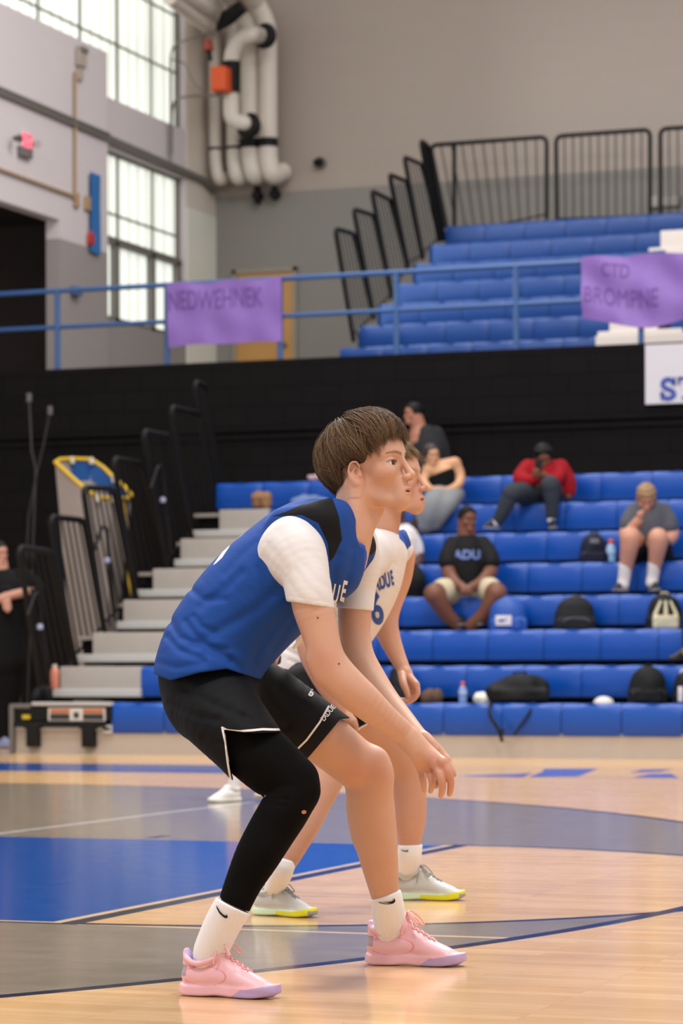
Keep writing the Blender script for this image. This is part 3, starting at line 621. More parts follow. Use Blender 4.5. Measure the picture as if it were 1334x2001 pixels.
part(MB().add(Vb[2:9]+Vb[nR+2:nR+9], [(i, i+1, 8+i, 7+i) for i in range(6)], True), 'blue_band', BF, t)
for (x, y, d) in (rim[2], rim[3], rim[5], rim[9], rim[10]):
    part(MB().tube([cq(x-1, y-4, d-.03), cq(x+1, y+9, d-.03)], .026, 8), 'strap', mat('pale_strap', 'CFC7B4', .6, var=0), t)
part(MB().tube([cq(241, 975, -.1), cq(247, 1040, -.1), cq(254, 1172, -.1)], .014, 8), 'yellow_pole', YT, t)
# thin net poles
for i, (pts, lb) in enumerate([([(57, 778), (62, 880), (70, 915)], 'left'), ([(98, 803), (85, 870), (72, 925), (56, 1010)], 'right')]):
    P3 = [Vector(onY(x, y, BK-.5)) for x, y in pts]; bs_ = P3[-1]; P3.append(Vector((bs_.x-.12, bs_.y, .0)))
    t = thing('tripod_pole', 'thin dark pole with a grey tip before the black wall, %s one' % lb, 'pole', tuple(P3[-1]), group='thin poles before the black wall')
    part(MB().tube(P3, .010, 6), 'rod', mat('thin_rod', '2E2A29', .5, var=0), t); part(MB().tube([P3[0]-Vector((0, 0, .04)), P3[0]+Vector((0, 0, .05))], .028, 8), 'tip', CAPM, t)
# ================================================================== SCULPTING: smooth distance fields -> one continuous surface
def rotm(rx=0, ry=0, rz=0):
    rx, ry, rz = map(math.radians, (rx, ry, rz))
    return np.array((Matrix.Rotation(rz, 3, 'Z') @ Matrix.Rotation(ry, 3, 'Y') @ Matrix.Rotation(rx, 3, 'X')))
class Sdf:
    """ops: (mode, k, f(points)->distance, centre, reach)"""
    def __init__(s): s.ops = []; s.M = None
    def frame(s, R=None, o=(0, 0, 0), sc=1.): s.M = None if R is None else (np.array(R), np.array(o, float), sc)
    def _t(s, p):
        p = np.array(p, float)
        return p if s.M is None else (p*s.M[2]) @ s.M[0].T + s.M[1]
    def _s(s): return 1. if s.M is None else s.M[2]
    def add(s, mode, k, f, c, r): s.ops.append((mode, k*s._s(), f, np.array(c, float), r)); return s
    def limb(s, pts, rad, k=.01, sy=1., mode='u', sub=4):
        """smooth chain through pts; rad per point; sy = depth stretch (scalar or per point)"""
        pts = np.array([s._t(p) for p in pts]); rad = np.array(rad, float)*np.ones(len(pts))*s._s(); sy = np.array(sy, float)*np.ones(len(pts))
        if len(pts) == 1: pts = np.vstack([pts, pts+1e-5]); rad = np.repeat(rad, 2); sy = np.repeat(sy, 2)
        if len(pts) > 2 and sub > 1:
            Q = np.column_stack([pts, rad, sy]); E = np.vstack([2*Q[0]-Q[1], Q, 2*Q[-1]-Q[-2]]); out = []
            for i in range(1, len(E)-2):
                for j in range(sub):
                    t = j/sub; a, b, c, d = E[i-1], E[i], E[i+1], E[i+2]
                    out.append(.5*((2*b)+(-a+c)*t+(2*a-5*b+4*c-d)*t*t+(-a+3*b-3*c+d)*t**3))
            out.append(Q[-1]); Q = np.array(out); pts, rad, sy = Q[:, :3], Q[:, 3], Q[:, 4]
        def f(p):
            d = None
            for i in range(len(pts)-1):
                a = pts[i]; ba = pts[i+1]-a; L = ba@ba+1e-12; pa = p-a; h = np.clip((pa@ba)/L, 0, 1)
                q = pa-h[..., None]*ba; r = rad[i]+(rad[i+1]-rad[i])*h; ss = sy[i]+(sy[i+1]-sy[i])*h
                q1 = q[..., 1]/ss
                e = (np.sqrt(q[..., 0]**2+q1**2+q[..., 2]**2)-r)*np.minimum(ss, 1)
                d = e if d is None else np.minimum(d, e)
            return d
        c = pts.mean(0); R = np.max(np.linalg.norm(pts-c, axis=1)+rad*np.maximum(sy, 1))
        return s.add(mode, k, f, c, R)
    def ell(s, c, r, R=None, k=.01, mode='u'):
        c = s._t(c); r = np.array(r, float)*s._s(); B = np.eye(3) if s.M is None else s.M[0]
        if R is not None: B = B@R
        def f(p):
            q = (p-c)@B; k0 = np.linalg.norm(q/r, axis=-1); k1 = np.linalg.norm(q/(r*r), axis=-1)+1e-9
            return k0*(k0-1)/k1
        return s.add(mode, k, f, c, r.max())
    def box(s, c, h, rr=.01, R=None, k=.01, mode='u'):
        c = s._t(c); h = np.array(h, float)*s._s(); rr = rr*s._s(); B = np.eye(3) if s.M is None else s.M[0]
        if R is not None: B = B@R
        def f(p):
            q = np.abs((p-c)@B)-h+rr
            return np.linalg.norm(np.maximum(q, 0), axis=-1)+np.minimum(q.max(-1), 0)-rr
        return s.add(mode, k, f, c, np.linalg.norm(h))
    def plane(s, n, pt, k=.004, mode='i'):       # keeps the side n points away from
        n = np.array(n, float); n /= np.linalg.norm(n)
        if s.M is not None: n = s.M[0]@n
        pt = s._t(pt); return s.add(mode, k, lambda p: (p-pt)@n, pt, 9.)
    def poly(s, pts, k=.003, mode='i', y0=-9, y1=9, grow=0.):     # extruded outline in the x-z plane
        pts = np.array(pts, float); c = pts.mean(0)
        def f(p): return np.maximum(np.maximum(poly_sd(p[..., 0], p[..., 2], pts)-grow, y0-p[..., 1]), p[..., 1]-y1)
        return s.add(mode, k, f, (c[0], 0, c[1]), 9.)
    def func(s, mode, k, f, c=(0, 0, 0), r=9.): return s.add(mode, k, f, c, r)
    def __call__(s, p, idx=None):
        d = np.full(p.shape[:-1], .5)
        for j, (mode, k, f, c, r) in enumerate(s.ops):
            if idx is not None and not idx[j].all():
                m = idx[j]
                if not m.any(): continue
                d[m] = s._mix(mode, k, d[m], f(p[m]), p[m])
            else: d = s._mix(mode, k, d, f(p), p)
        return d
    @staticmethod
    def _mix(mode, k, d, e, p):
        if mode == 'd': return d+e
        if mode == 's': e = -e
        if mode == 'u':
            if k <= 0: return np.minimum(d, e)
            h = np.maximum(k-np.abs(d-e), 0)/k; return np.minimum(d, e)-h*h*k*.25
        if k <= 0: return np.maximum(d, e)
        h = np.maximum(k-np.abs(d-e), 0)/k; return np.maximum(d, e)+h*h*k*.25
    def mesh(s, vox, lo=None, hi=None):
        us = [o for o in s.ops if o[0] == 'u']
        l = np.min([o[3]-o[4] for o in us], 0)-3*vox-.01; h = np.max([o[3]+o[4] for o in us], 0)+3*vox+.01
        if lo is not None: l = np.maximum(l, lo)
        if hi is not None: h = np.minimum(h, hi)
        B = 8; nb = np.ceil((h-l)/(vox*B)).astype(int); G = np.full(nb*B, .5, np.float32)
        bi = np.stack(np.meshgrid(*[np.arange(n) for n in nb], indexing='ij'), -1).reshape(-1, 3); ctr = l+(bi+.5)*B*vox-.5*vox; hd = B*vox*.87
        dc = np.concatenate([s(ctr[i:i+20000]) for i in range(0, len(ctr), 20000)])
        G.reshape(nb[0], B, nb[1], B, nb[2], B)[...] = dc.reshape(nb)[:, None, :, None, :, None]
        act = np.where(np.abs(dc) < hd*1.45+.006)[0]
        off = np.stack(np.meshgrid(*[np.arange(B)]*3, indexing='ij'), -1).reshape(-1, 3)*vox
        for st in range(0, len(act), 400):
            a = act[st:st+400]; base = l+bi[a]*B*vox; p = base[:, None, :]+off[None]
            idx = []
            for (mode, k, f, c, r) in s.ops: idx.append(np.linalg.norm(ctr[a]-c, axis=1) < r+hd+k+.02 if r < 5 else np.ones(len(a), bool))
            v = s(p, idx).reshape(-1, B, B, B)
            for q, (i, j, k_) in zip(v, bi[a]): G[i*B:i*B+B, j*B:j*B+B, k_*B:k_*B+B] = q
        return nets(G, l, vox)
def nets(G, l, vox):
    ins = G < 0; n = np.array(G.shape)
    s8 = sum(ins[i:n[0]-1+i, j:n[1]-1+j, k:n[2]-1+k].astype(np.int8) for i in (0, 1) for j in (0, 1) for k in (0, 1))
    cells = np.argwhere((s8 > 0) & (s8 < 8)); cid = np.full(s8.shape, -1, np.int32); cid[tuple(cells.T)] = np.arange(len(cells))
    cor = [(i, j, k) for i in (0, 1) for j in (0, 1) for k in (0, 1)]; val = {c: G[cells[:, 0]+c[0], cells[:, 1]+c[1], cells[:, 2]+c[2]] for c in cor}
    acc = np.zeros((len(cells), 3)); cnt = np.zeros(len(cells))
    for a in cor:
        for ax in range(3):
            if a[ax]: continue
            b = list(a); b[ax] = 1; b = tuple(b); va, vb = val[a], val[b]; m = (va < 0) != (vb < 0)
            t = np.where(m, va/np.where(m, va-vb, 1), 0); q = np.tile(np.array(a, float), (len(cells), 1)); q[:, ax] += t
            acc[m] += q[m]; cnt[m] += 1
    V = l+(cells+acc/cnt[:, None])*vox; Q = []
    for ax in range(3):
        sl0 = [slice(None)]*3; sl1 = [slice(None)]*3; sl0[ax] = slice(0, -1); sl1[ax] = slice(1, None)
        A = ins[tuple(sl0)]; Bn = ins[tuple(sl1)]; e = np.argwhere(A != Bn); flip = A[tuple(e.T)]
        u, v = (ax+1) % 3, (ax+2) % 3
        ok = (e[:, u] > 0) & (e[:, v] > 0) & (e[:, u] < s8.shape[u]) & (e[:, v] < s8.shape[v]); e = e[ok]; flip = flip[ok]
        def cc(du, dv):
            x = e.copy(); x[:, u] += du; x[:, v] += dv; return cid[tuple(x.T)]
        q = np.stack([cc(-1, -1), cc(0, -1), cc(0, 0), cc(-1, 0)], 1); q[~flip] = q[~flip][:, ::-1]; q = q[(q >= 0).all(1)]; Q.append(q)
    return V, np.concatenate(Q)
def poly_sd(x, y, P):
    d = np.full(x.shape, 1e9); inside = np.zeros(x.shape, bool); n = len(P)
    for i in range(n):
        a = P[i]; b = P[(i+1) % n]; ex, ey = b-a; wx = x-a[0]; wy = y-a[1]; t = np.clip((wx*ex+wy*ey)/(ex*ex+ey*ey+1e-12), 0, 1)
        d = np.minimum(d, (wx-ex*t)**2+(wy-ey*t)**2)
        c1 = a[1] > y; c2 = b[1] > y
        xi = (b[0]-a[0])*(y-a[1])/((b[1]-a[1]) if b[1] != a[1] else 1e-12)+a[0]
        inside ^= (c1 != c2) & (x < xi)
    return np.sqrt(d)*np.where(inside, -1, 1)
def line_d(x, y, P):
    d = np.full(x.shape, 1e9)
    for i in range(len(P)-1):
        a = P[i]; b = P[i+1]; ex, ey = b-a; wx = x-a[0]; wy = y-a[1]; t = np.clip((wx*ex+wy*ey)/(ex*ex+ey*ey+1e-12), 0, 1); d = np.minimum(d, (wx-ex*t)**2+(wy-ey*t)**2)
    return np.sqrt(d)
def smooth_mesh(V, Q, it=1, lam=.5):
    n = len(V); E = np.concatenate([Q[:, [0, 1]], Q[:, [1, 2]], Q[:, [2, 3]], Q[:, [3, 0]]])
    deg = np.bincount(E[:, 0], minlength=n)+np.bincount(E[:, 1], minlength=n)+1e-9
    for _ in range(it):
        S = np.stack([np.bincount(E[:, 0], V[E[:, 1], c], minlength=n)+np.bincount(E[:, 1], V[E[:, 0], c], minlength=n) for c in range(3)], 1)
        V = V+lam*(S/deg[:, None]-V)
    return V
def sdf_obj(name, sdf, vox, m, parent, attrs=None, it=1, extra=None, clip=None):
    """meshes a field (view-aligned coordinates relative to the thing) into one object; attrs = {name: f(V)}"""
    parts = [sdf] if isinstance(sdf, Sdf) else sdf
    VV = []; QQ = []; o = 0
    for i, q in enumerate(parts):
        v = vox if np.isscalar(vox) else vox[i]; V, Q = q.mesh(v); V = smooth_mesh(V, Q, it)
        VV.append(V); QQ.append(Q+o); o += len(V)
    V = np.concatenate(VV); Q = np.concatenate(QQ); me = fast_mesh(name, V, Q, True)
    if attrs:
        for an, f in attrs.items():
            a = me.attributes.new(an, 'FLOAT', 'POINT'); vals = np.zeros(len(me.vertices), np.float32); r = np.asarray(f(V), np.float32); vals[:len(r)] = r[:len(vals)]; a.data.foreach_set('value', vals)
    me.materials.append(m); return link(name, me, parent)
class Fig:
    """a figure's frame: pixels + depth -> metres, right / away / up, relative to its base"""
    def __init__(s, px, py, D, z=None):
        u, v = uv(px, py); s.o = np.array([u*D/F, D, (H+v*D/F) if z is None else z])
    def loc(s): return C2W(s.o)
    def __call__(s, px, py, D):
        u, v = uv(px, py); return np.array([u*D/F, D, H+v*D/F])-s.o
    def xz(s, pts, D): return [tuple(s(px, py, D)[[0, 2]]) for px, py in pts]
def rpx(r, D): return r*D/F
def limb_px(sd, fig, rows, k=.01, sy=1., mode='u', grow=0.):
    sd.limb([fig(a, b, D) for a, b, D, r in rows], [rpx(r, D)+grow for a, b, D, r in rows], k, sy, mode)
def drape(V, sdf, d=(0, 1, 0), steps=24, off=-.002, start=-.5):
    """moves points along d until they meet the surface (for lettering on cloth)"""
    V = np.array(V, float); d = np.array(d, float); t = np.full(len(V), start)
    for _ in range(steps): t = t+np.clip(sdf(V+t[:, None]*d), -.03, .03)*.9
    return V+(t+off)[:, None]*d
def flat_text(txt, size, bold=0., cell=.006, shear=0.):
    me = text_mesh(txt, size, bold, shear=shear); bm = bmesh.new(); bm.from_mesh(me)
    xs = [v.co.x for v in bm.verts]; ys = [v.co.y for v in bm.verts]
    for ax, (a, b) in ((0, (min(xs), max(xs))), (1, (min(ys), max(ys)))):
        c = a+cell
        while c < b:
            co = [0, 0, 0]; no = [0, 0, 0]; co[ax] = c; no[ax] = 1
            bmesh.ops.bisect_plane(bm, geom=bm.verts[:]+bm.edges[:]+bm.faces[:], plane_co=co, plane_no=no); c += cell
    bmesh.ops.triangulate(bm, faces=bm.faces[:]); bm.verts.index_update()
    V = np.array([v.co[:] for v in bm.verts]); Fc = [[v.index for v in f.verts] for f in bm.faces]; bm.free(); return V, Fc

# ------------------------------------------------------------------ heads
def head_sdf(S, R, o, sc, detail=True, jaw=1., mouth=1.8, female=False):
    """x forward, y left, z up, origin at the ear canal; sc = 1 for an adult head in metres"""
    S.frame(R, o, sc*.001)
    S.ell((-8, 0, 48), (97, 75, 84), k=0)
    S.ell((42, 0, 48), (49, 58, 46), k=24); S.ell((38, 0, -14), (47, 56, 66), k=26)
    for y in (-1, 1):
        S.limb([(4, 50*y*jaw, -36), (14, 47*y*jaw, -54), (42, 33*y*jaw, -72), (68, 10*y, -82)], [15, 14, 14, 13], k=26)
        S.ell((60, 41*y, -10), (24, 18, 20), k=22)
    S.ell((75, 0, -80), (14, 19, 14), k=20); S.ell((80, 0, -56), (19, 27, 34), k=20)
    S.limb([(88, 0, 26), (101, 0, -4), (111, 0, -22)], [7, 7.5, 9.5], k=9)
    if not detail: 
        for y in (-1, 1):
            S.ell((86, 30*y, 14), (12, 14, 9), k=10, mode='s'); S.ell((-4, 76*y, 0), (16, 7, 29), k=4)
        S.ell((97, 0, -60), (6, 18, 2), k=3, mode='s')
        S.frame(); return
    for y in (-1, 1):
        S.limb([(86, 9*y, 33), (81, 30*y, 38), (64, 51*y, 30)], [6, 7, 6], k=14)
        S.ell((101, 12*y, -27), (10.5, 6.5, 8), k=5)
        S.ell((94, 32*y, 12), (16, 18, 11), k=10, mode='s')
        S.ell((69, 32*y, 10), (16, 16, 15.5), k=5)
        S.ell((82, 34*y, 10), (13, 14.5, 5.2), R=rotm(0, 0, 20*y), k=1.2, mode='s')
        S.limb([(86, 19*y, 14), (86, 30*y, 18.5), (79, 42*y, 17.5), (72, 49*y, 12)], [1.6, 2.2, 2.2, 1.5], k=4)
        S.ell((106.5, 6.5*y, -34), (5, 3.2, 3.4), k=2, mode='s')
        # ear
        Re = rotm(0, -12, -22*y) if y > 0 else rotm(0, -12, 22)
        S.ell((2, 77*y, -5), (15, 5.5, 26), R=Re, k=4)
        S.ell((5, 83*y, -3), (10, 6, 18), R=Re, k=2.5, mode='s'); S.ell((10, 83*y, -10), (6, 9, 7.5), R=Re, k=2, mode='s')
        S.limb([(15, 79*y, 8), (10, 84*y, 20), (-2, 88*y, 19), (-9, 90*y, 3), (-6, 88*y, -14), (3, 82*y, -29)], 3.0, k=2)
        S.limb([(7, 81*y, 8), (-1, 85*y, -1), (2, 84*y, -14)], 2.2, k=2.5); S.ell((14, 78*y, -11), (4, 4, 5), k=3)
    S.limb([(90, -21, -59), (98, -8, -52.5), (99.5, 0, -54), (98, 8, -52.5), (90, 21, -59)], [2, 4.2, 4.2, 4.2, 2], k=3.5)
    S.limb([(90, -19, -62), (96.5, -7, -66), (97.5, 0, -66.5), (96.5, 7, -66), (90, 19, -62)], [2, 4.8, 5, 4.8, 2], k=3.5)
    S.ell((99, 0, -59.8), (13, 17, mouth), k=1.2, mode='s')
    S.frame()
def face_attrs(R, o, sc):
    """colour masks that belong to the skin itself: lips, brows"""
    R = np.array(R)
    def loc(V): return ((V-np.array(o))@R)/(sc*.001)
    def lips(V):
        q = loc(V); return np.clip(1.6-np.sqrt(((q[:, 1])/20)**2+((q[:, 2]+60)/10.5)**2)*1.4, 0, 1)*(q[:, 0] > 82)
    def brow(V):
        q = loc(V); y = np.abs(q[:, 1]); c = 27+5*np.sin((y-8)/46*2.6); m = np.clip(1-np.abs(q[:, 2]-c-2)/(4.6-(y-10)/46*2.5), 0, 1)*(y > 9)*(y < 54)*(q[:, 0] > 45)
        e = np.sqrt(((y-34)/14.8)**2+((q[:, 2]-10)/5.8)**2); m = np.maximum(m, (e > .9)*(e < 1.28)*(q[:, 2] > 11)*(q[:, 0] > 55)*.4)
        return np.clip(m*2.2, 0, 1)
    def rosy(V):
        q = loc(V); return np.exp(-(((q[:, 0]-45)/32)**2+((q[:, 2]+18)/26)**2))*(np.abs(q[:, 1]) > 25)+(np.abs(q[:, 1]) > 76)*.6*(np.abs(q[:, 2]) < 40)
    return {'lips': lips, 'brow': brow, 'rosy': rosy}
def skin_mat(name, base, rosy, lip='B0685C', brow='5A4232', rough=.48, spots=True):
    k = NT(name); c = k.mix(k.ma('MULTIPLY', k.noise(14, 4), .5), lin(base), lin(rosy))
    c = k.mix(k.ma('MULTIPLY', k.attr('rosy'), .5), c, lin(rosy)); c = k.mix(k.ma('MULTIPLY', k.attr('joint'), .6), c, lin(rosy))
    c = k.mix(k.ma('MULTIPLY', k.attr('lips'), .75), c, lin(lip)); c = k.mix(k.ma('MULTIPLY', k.attr('brow'), .8), c, lin(brow))
    if spots: c = k.mix(k.ma('MULTIPLY', k.ma('GREATER_THAN', k.noise(34, 1), .79), .5), c, lin('8A5A42'))
    k.base(c); k.rough(rough); k.b.inputs['Subsurface Weight'].default_value = .12; k.b.inputs['Subsurface Radius'].default_value = (.010, .004, .002); k.b.inputs['Subsurface Scale'].default_value = .5
    k.b.inputs['Specular IOR Level'].default_value = .35
    k.bump(k.noise(160, 3), .12, .0006); return k.m
EYEW = mat('eye_white', 'D8CFC8', .25, var=0); IRIS = mat('iris_brown', '22150E', .35, var=0)
def eyes(fig_parent, R, o, sc, look=(1, 0, 0)):
    R = np.array(R); s = sc*.001
    for y in (-1, 1):
        c = (np.array((69, 32*y, 10.))*s)@R.T+np.array(o); 
        mb = MB(); n, m = 16, 10; V = []; r = 14.2*s
        prof = [(math.sin(math.pi*i/m)*r, -math.cos(math.pi*i/m)*r) for i in range(1, m)]
        mb.lathe(tuple(c), [(.0005, -r)]+prof+[(.0005, r)], 20); e = mb.build('eye', EYEW, fig_parent)
        d = R@(np.array(look)/np.linalg.norm(look)); ic = c+d*(r*.80); mi = MB(); t = Vector(d)
        mi.tube([Vector(ic), Vector(ic+d*r*.16), Vector(ic+d*r*.235)], [r*.52, r*.5, r*.30], 16); mi.build('iris', IRIS, e)
def strands(name, m, parent, R, o, sc, n, centre, rad, pole, theta_end, width=1.1, seed=1, wave=3., dth=(45, 75), lift=4., sweep=None, segs=9, bulge=None):
    """individual locks combed from the crown outward over an ellipsoid (head-local mm)"""
    rng = np.random.default_rng(seed); R = np.array(R); s = sc*.001; VV = []; QQ = []; off = 0; vals = []
    pol = np.array(pole, float); pol /= np.linalg.norm(pol); ax = np.cross(pol, (0, 1, 0)); ax /= np.linalg.norm(ax); ay = np.cross(pol, ax)  # ax ~ forward
    ax = -ax if ax[0] < 0 else ax; ay = np.cross(pol, ax)
    K = 4
    NC_ = max(40, n//16); cph = rng.uniform(-math.pi, math.pi, NC_); cl = rng.uniform(0, lift, NC_); ct = rng.normal(0, .05, NC_); cs = rng.normal(0, .16, NC_)
    for i in range(n):
        ci = rng.integers(NC_); ph = cph[ci]+rng.normal(0, .035); te = math.radians(theta_end(ph))*(1+rng.normal(0, .018)+ct[ci]); t0 = te-math.radians(rng.uniform(*dth)) if rng.random() < .75 else math.radians(rng.uniform(2, 60)); t0 = max(.02, t0)
        lf = cl[ci]*rng.uniform(.5, 1)+rng.uniform(-1.5, 1.5); ph1 = ph+(sweep(ph) if sweep else 0)+rng.normal(0, .09)+cs[ci]; wv = rng.uniform(0, 6.3); w0 = width*rng.uniform(.7, 1.3)*s
        T = np.linspace(0, 1, segs); th = t0+(te-t0)*T; phs = ph1+(ph-ph1)*T+.02*np.sin(T*wave+wv)
        dirs = np.sin(th)[:, None]*(np.cos(phs)[:, None]*ax+np.sin(phs)[:, None]*ay)+np.cos(th)[:, None]*pol
        P_ = np.array(centre)+dirs*(np.array(rad)+lf+2*np.sin(T*3.1+wv)[:, None]); P_ = P_+dirs*(bulge(math.degrees(ph), T) if bulge else 0)[:, None] if bulge else P_
        P_ = (P_*s)@R.T+np.array(o); tg = np.gradient(P_, axis=0); tg /= np.linalg.norm(tg, axis=1)[:, None]+1e-9
        nrm = (dirs@R.T); sd = np.cross(tg, nrm); sd /= np.linalg.norm(sd, axis=1)[:, None]+1e-9; ww = w0*(1-T**2.5*.92)
        ring = [P_+sd*ww[:, None]*1.4, P_+nrm*ww[:, None]*.8, P_-sd*ww[:, None]*1.4, P_-nrm*ww[:, None]*.8]
        V = np.stack(ring, 1).reshape(-1, 3); a = np.arange(segs-1)[:, None]*4; k = np.arange(4)[None]; k2 = (k+1) % 4
        Q = np.stack([a+k, a+k2, a+4+k2, a+4+k], -1).reshape(-1, 4)+off; VV.append(V); QQ.append(Q); off += len(V); vals.append(np.full(len(V), rng.random()))
    V = np.concatenate(VV); me = fast_mesh(name, V, np.concatenate(QQ), True); at = me.attributes.new('v', 'FLOAT', 'POINT'); at.data.foreach_set('value', np.concatenate(vals).astype(np.float32)[:len(me.vertices)])
    me.materials.append(m); return link(name, me, parent)
def hair_mat(name, a, b, rough=.45):
    k = NT(name); k.base(k.mix(k.attr('v'), lin(a), lin(b))); k.rough(rough+.1); k.b.inputs['Specular IOR Level'].default_value = .16; return k.m
# ================================================================== THE PLAYER IN BLUE
SKIN = skin_mat('skin_fair', 'C49C84', 'BC806A', brow='6A5040')
BLUEC = lin('20469A'); 
def jersey_mat(name, base, a1, a2=None, a3=None):
    k = NT(name); c = lin(base)
    if a1: c = k.mix(k.ma('GREATER_THAN', k.attr('m1'), 0), c, lin(a1))
    if a2: c = k.mix(k.ma('GREATER_THAN', k.attr('m2'), 0), c, lin(a2))
    if a3: c = k.mix(k.ma('GREATER_THAN', k.attr('m3'), 0), c, lin(a3))
    k.base(c); k.rough(.7); k.b.inputs['Specular IOR Level'].default_value = .18
    k.bump(k.noise(1, 3, k.coord((7, 7, 18)), .45), .2, .02); return k.m
JER = jersey_mat('blue_jersey', '143F88', '0C0C0E', '244EAC', 'DAD6D6'); WHT = jersey_mat('white_shirt', 'D3CECD', None)
SHO = jersey_mat('black_shorts', '090A0E', 'D8D5D2'); LEG = mat('black_legging', '060505', .85, var=0, spec=.1)
SOCK = NT('white_ribbed_sock'); SOCK.base(lin('E4E2E4')); SOCK.rough(.85); SOCK.m and None
_w = SOCK.n('ShaderNodeTexWave'); _w.wave_type = 'BANDS'; _w.bands_direction = 'X'; _w.inputs['Scale'].default_value = 55; SOCK.t.links.new(SOCK.coord((1, 1, .25)), _w.inputs[0]); SOCK.bump(_w.outputs[1], .5, .002); SOCK = SOCK.m
INKB = mat('black_print', '0E0E10', .6, var=0); PRW = mat('white_print', 'DAD6D6', .6, var=0); PRB = mat('blue_print', '24468F', .6, var=0); PRG = mat('grey_outline', 'B8B4B8', .6, var=0)

def crease(S, fig, pts, D, r=.010, depth=.004, k=.012):
    """a soft fold line pressed into the cloth"""
    P3 = np.array([fig(x, y, D) for x, y in pts])
    def f(p):
        d = line_d(p[..., 0], p[..., 2], P3[:, [0, 2]]); return depth*np.exp(-(d/r)**2)
    return S.func('d', 0, f)
def folds(S, fig, D, lst):
    for pts, r, dep in lst: crease(S, fig, pts, D, r, dep)

# --- shoes
def shoe_R(yaw, pitch=0): return rotm(0, 0, yaw)@rotm(0, pitch, 0)
def shoe_local(V, R, o, sc): return ((V-np.array(o))@np.array(R))/(sc*.001)
def sole_poly():
    P_ = [(0, 0), (3, -24), (20, -36), (60, -37), (105, -33), (150, -36), (195, -46), (228, -46), (256, -34), (274, -14), (278, 4), (270, 20), (246, 35), (210, 41), (160, 37), (105, 33), (60, 37), (20, 36), (3, 24)]
    return np.array(P_, float)
def shoe_sdf(R, o, sc, high=0.):
    S = Sdf(); S.frame(R, o, sc*.001); SP = sole_poly(); Rn = np.array(R); on = np.array(o); m = sc*.001
    def lift(x): return np.where(x > 200, ((x-200)/80)**2*13, 0)+np.where(x < 30, ((30-x)/30)**2*7, 0)+3*np.exp(-((x-115)/28)**2)
    def f(p):
        q = (p-on)@Rn/m; d = poly_sd(q[..., 0], q[..., 1], SP); z = q[..., 2]-lift(q[..., 0]); h = 13
        dz = np.abs(z-h)-h; flare = d-3+np.clip(z, 0, 26)*.10
        return (np.minimum(np.maximum(flare+4, dz+4), 0)+np.sqrt(np.maximum(flare+4, 0)**2+np.maximum(dz+4, 0)**2)-4)*m
    S.func('u', 0, f, S._t((140, 0, 20)), 160*m)
    x = [(34, 0, 50), (70, 0, 48), (110, 0, 52), (150, 0, 46), (190, -3, 34), (226, -5, 25), (252, -2, 19)]
    S.limb(x, [33, 36, 40, 36, 31, 25, 17], k=9, sy=[1.08, 1.05, .9, 1.0, 1.35, 1.62, 1.7])
    S.limb([(20, 0, 84), (14, 0, 112)], [17, 9], k=10, sy=1.5)                       # heel tab
    S.limb([(148, 0, 66), (118, 0, 88), (100, 0, 108+high)], [22, 20, 12], k=12, sy=[1.3, 1.3, 1.9])   # instep and tongue
    S.limb([(14, 0, 106), (28, 28, 94), (60, 37, 84), (96, 30, 94), (116, 16, 108)], 8, k=7); S.limb([(14, 0, 106), (28, -28, 94), (60, -37, 84), (96, -30, 94), (116, -16, 108)], 8, k=7)
    S.limb([(60, 0, 80), (68, 0, 104), (80, 0, 175)], [26, 32, 38], k=3, mode='s', sy=.95)
    S.frame(); return S
def shoe(parent, R, o, sc, m, attrs, lace_m, high=0., bow=True):
    S = shoe_sdf(R, o, sc, high); ob = sdf_obj('shoe', S, .0028, m, parent, {k: (lambda V, f=f: f(shoe_local(V, R, o, sc))) for k, f in attrs.items()}, it=1)
    T = lambda p: Vector((np.array(p, float)*sc*.001)@np.array(R).T+np.array(o)); q = sc*.001
    lc = MB(); rows = 6
    def surf(x, y):      # finds the upper's surface from above
        p = np.array([[x, y, 150.]]); 
        for _ in range(40):
            w_ = (p*q)@np.array(R).T+np.array(o); d = S(w_)[0]/q; p[0, 2] -= max(.3, d*.8)
            if d < .8: break
        return (x, y, p[0, 2]+1.5)
    for i in range(rows):
        x = 112+i*15; wv = 14+2*math.cos(i); pts = [surf(x+4*(1-abs(t)*2)*0+7*t, wv*t) for t in (-1, -.5, 0, .5, 1)]; lc.tube([T(p) for p in pts], 2.6*q, 6)
        pts = [surf(x-7*t, wv*t) for t in (-1, -.5, 0, .5, 1)]; lc.tube([T((p[0], p[1], p[2]+1.2)) for p in pts], 2.6*q, 6)
    if bow:
        b = surf(112, 0); b = (b[0], b[1], b[2]+4)
        for s_ in (-1, 1):
            L = [b, (122, 16*s_, b[2]+5), (140, 32*s_, b[2]-12), (156, 38*s_, b[2]-34), (148, 30*s_, b[2]-36), (130, 16*s_, b[2]-12), b]; lc.tube(fillet([T(p) for p in L], .02, 4), 2.4*q, 6)
            L = [b, (114, 22*s_, b[2]-6), (112, 38*s_, b[2]-34), (108, 42*s_, b[2]-58)]; lc.tube(fillet([T(p) for p in L], .02, 4), 2.2*q, 6)
    lc.build('laces', lace_m, ob)
    return ob
def shoe_mat(name, body, body2, a, b, c=None, rough=.45):
    k = NT(name); col = k.mix(k.noise(22, 2), lin(body), lin(body2))
    col = k.mix(k.ma('GREATER_THAN', k.attr('m1'), 0), col, lin(a)); col = k.mix(k.ma('GREATER_THAN', k.attr('m2'), 0), col, lin(b))
    if c: col = k.mix(k.ma('GREATER_THAN', k.attr('m3'), 0), col, lin(c))
    k.base(col); k.rough(rough); k.bump(k.noise(300, 2), .1, .0006); return k.m
PINK = shoe_mat('pink_shoe', 'E8B7BE', 'E1AAB2', 'B39AC4', 'A58E96', 'D98A92', .38)
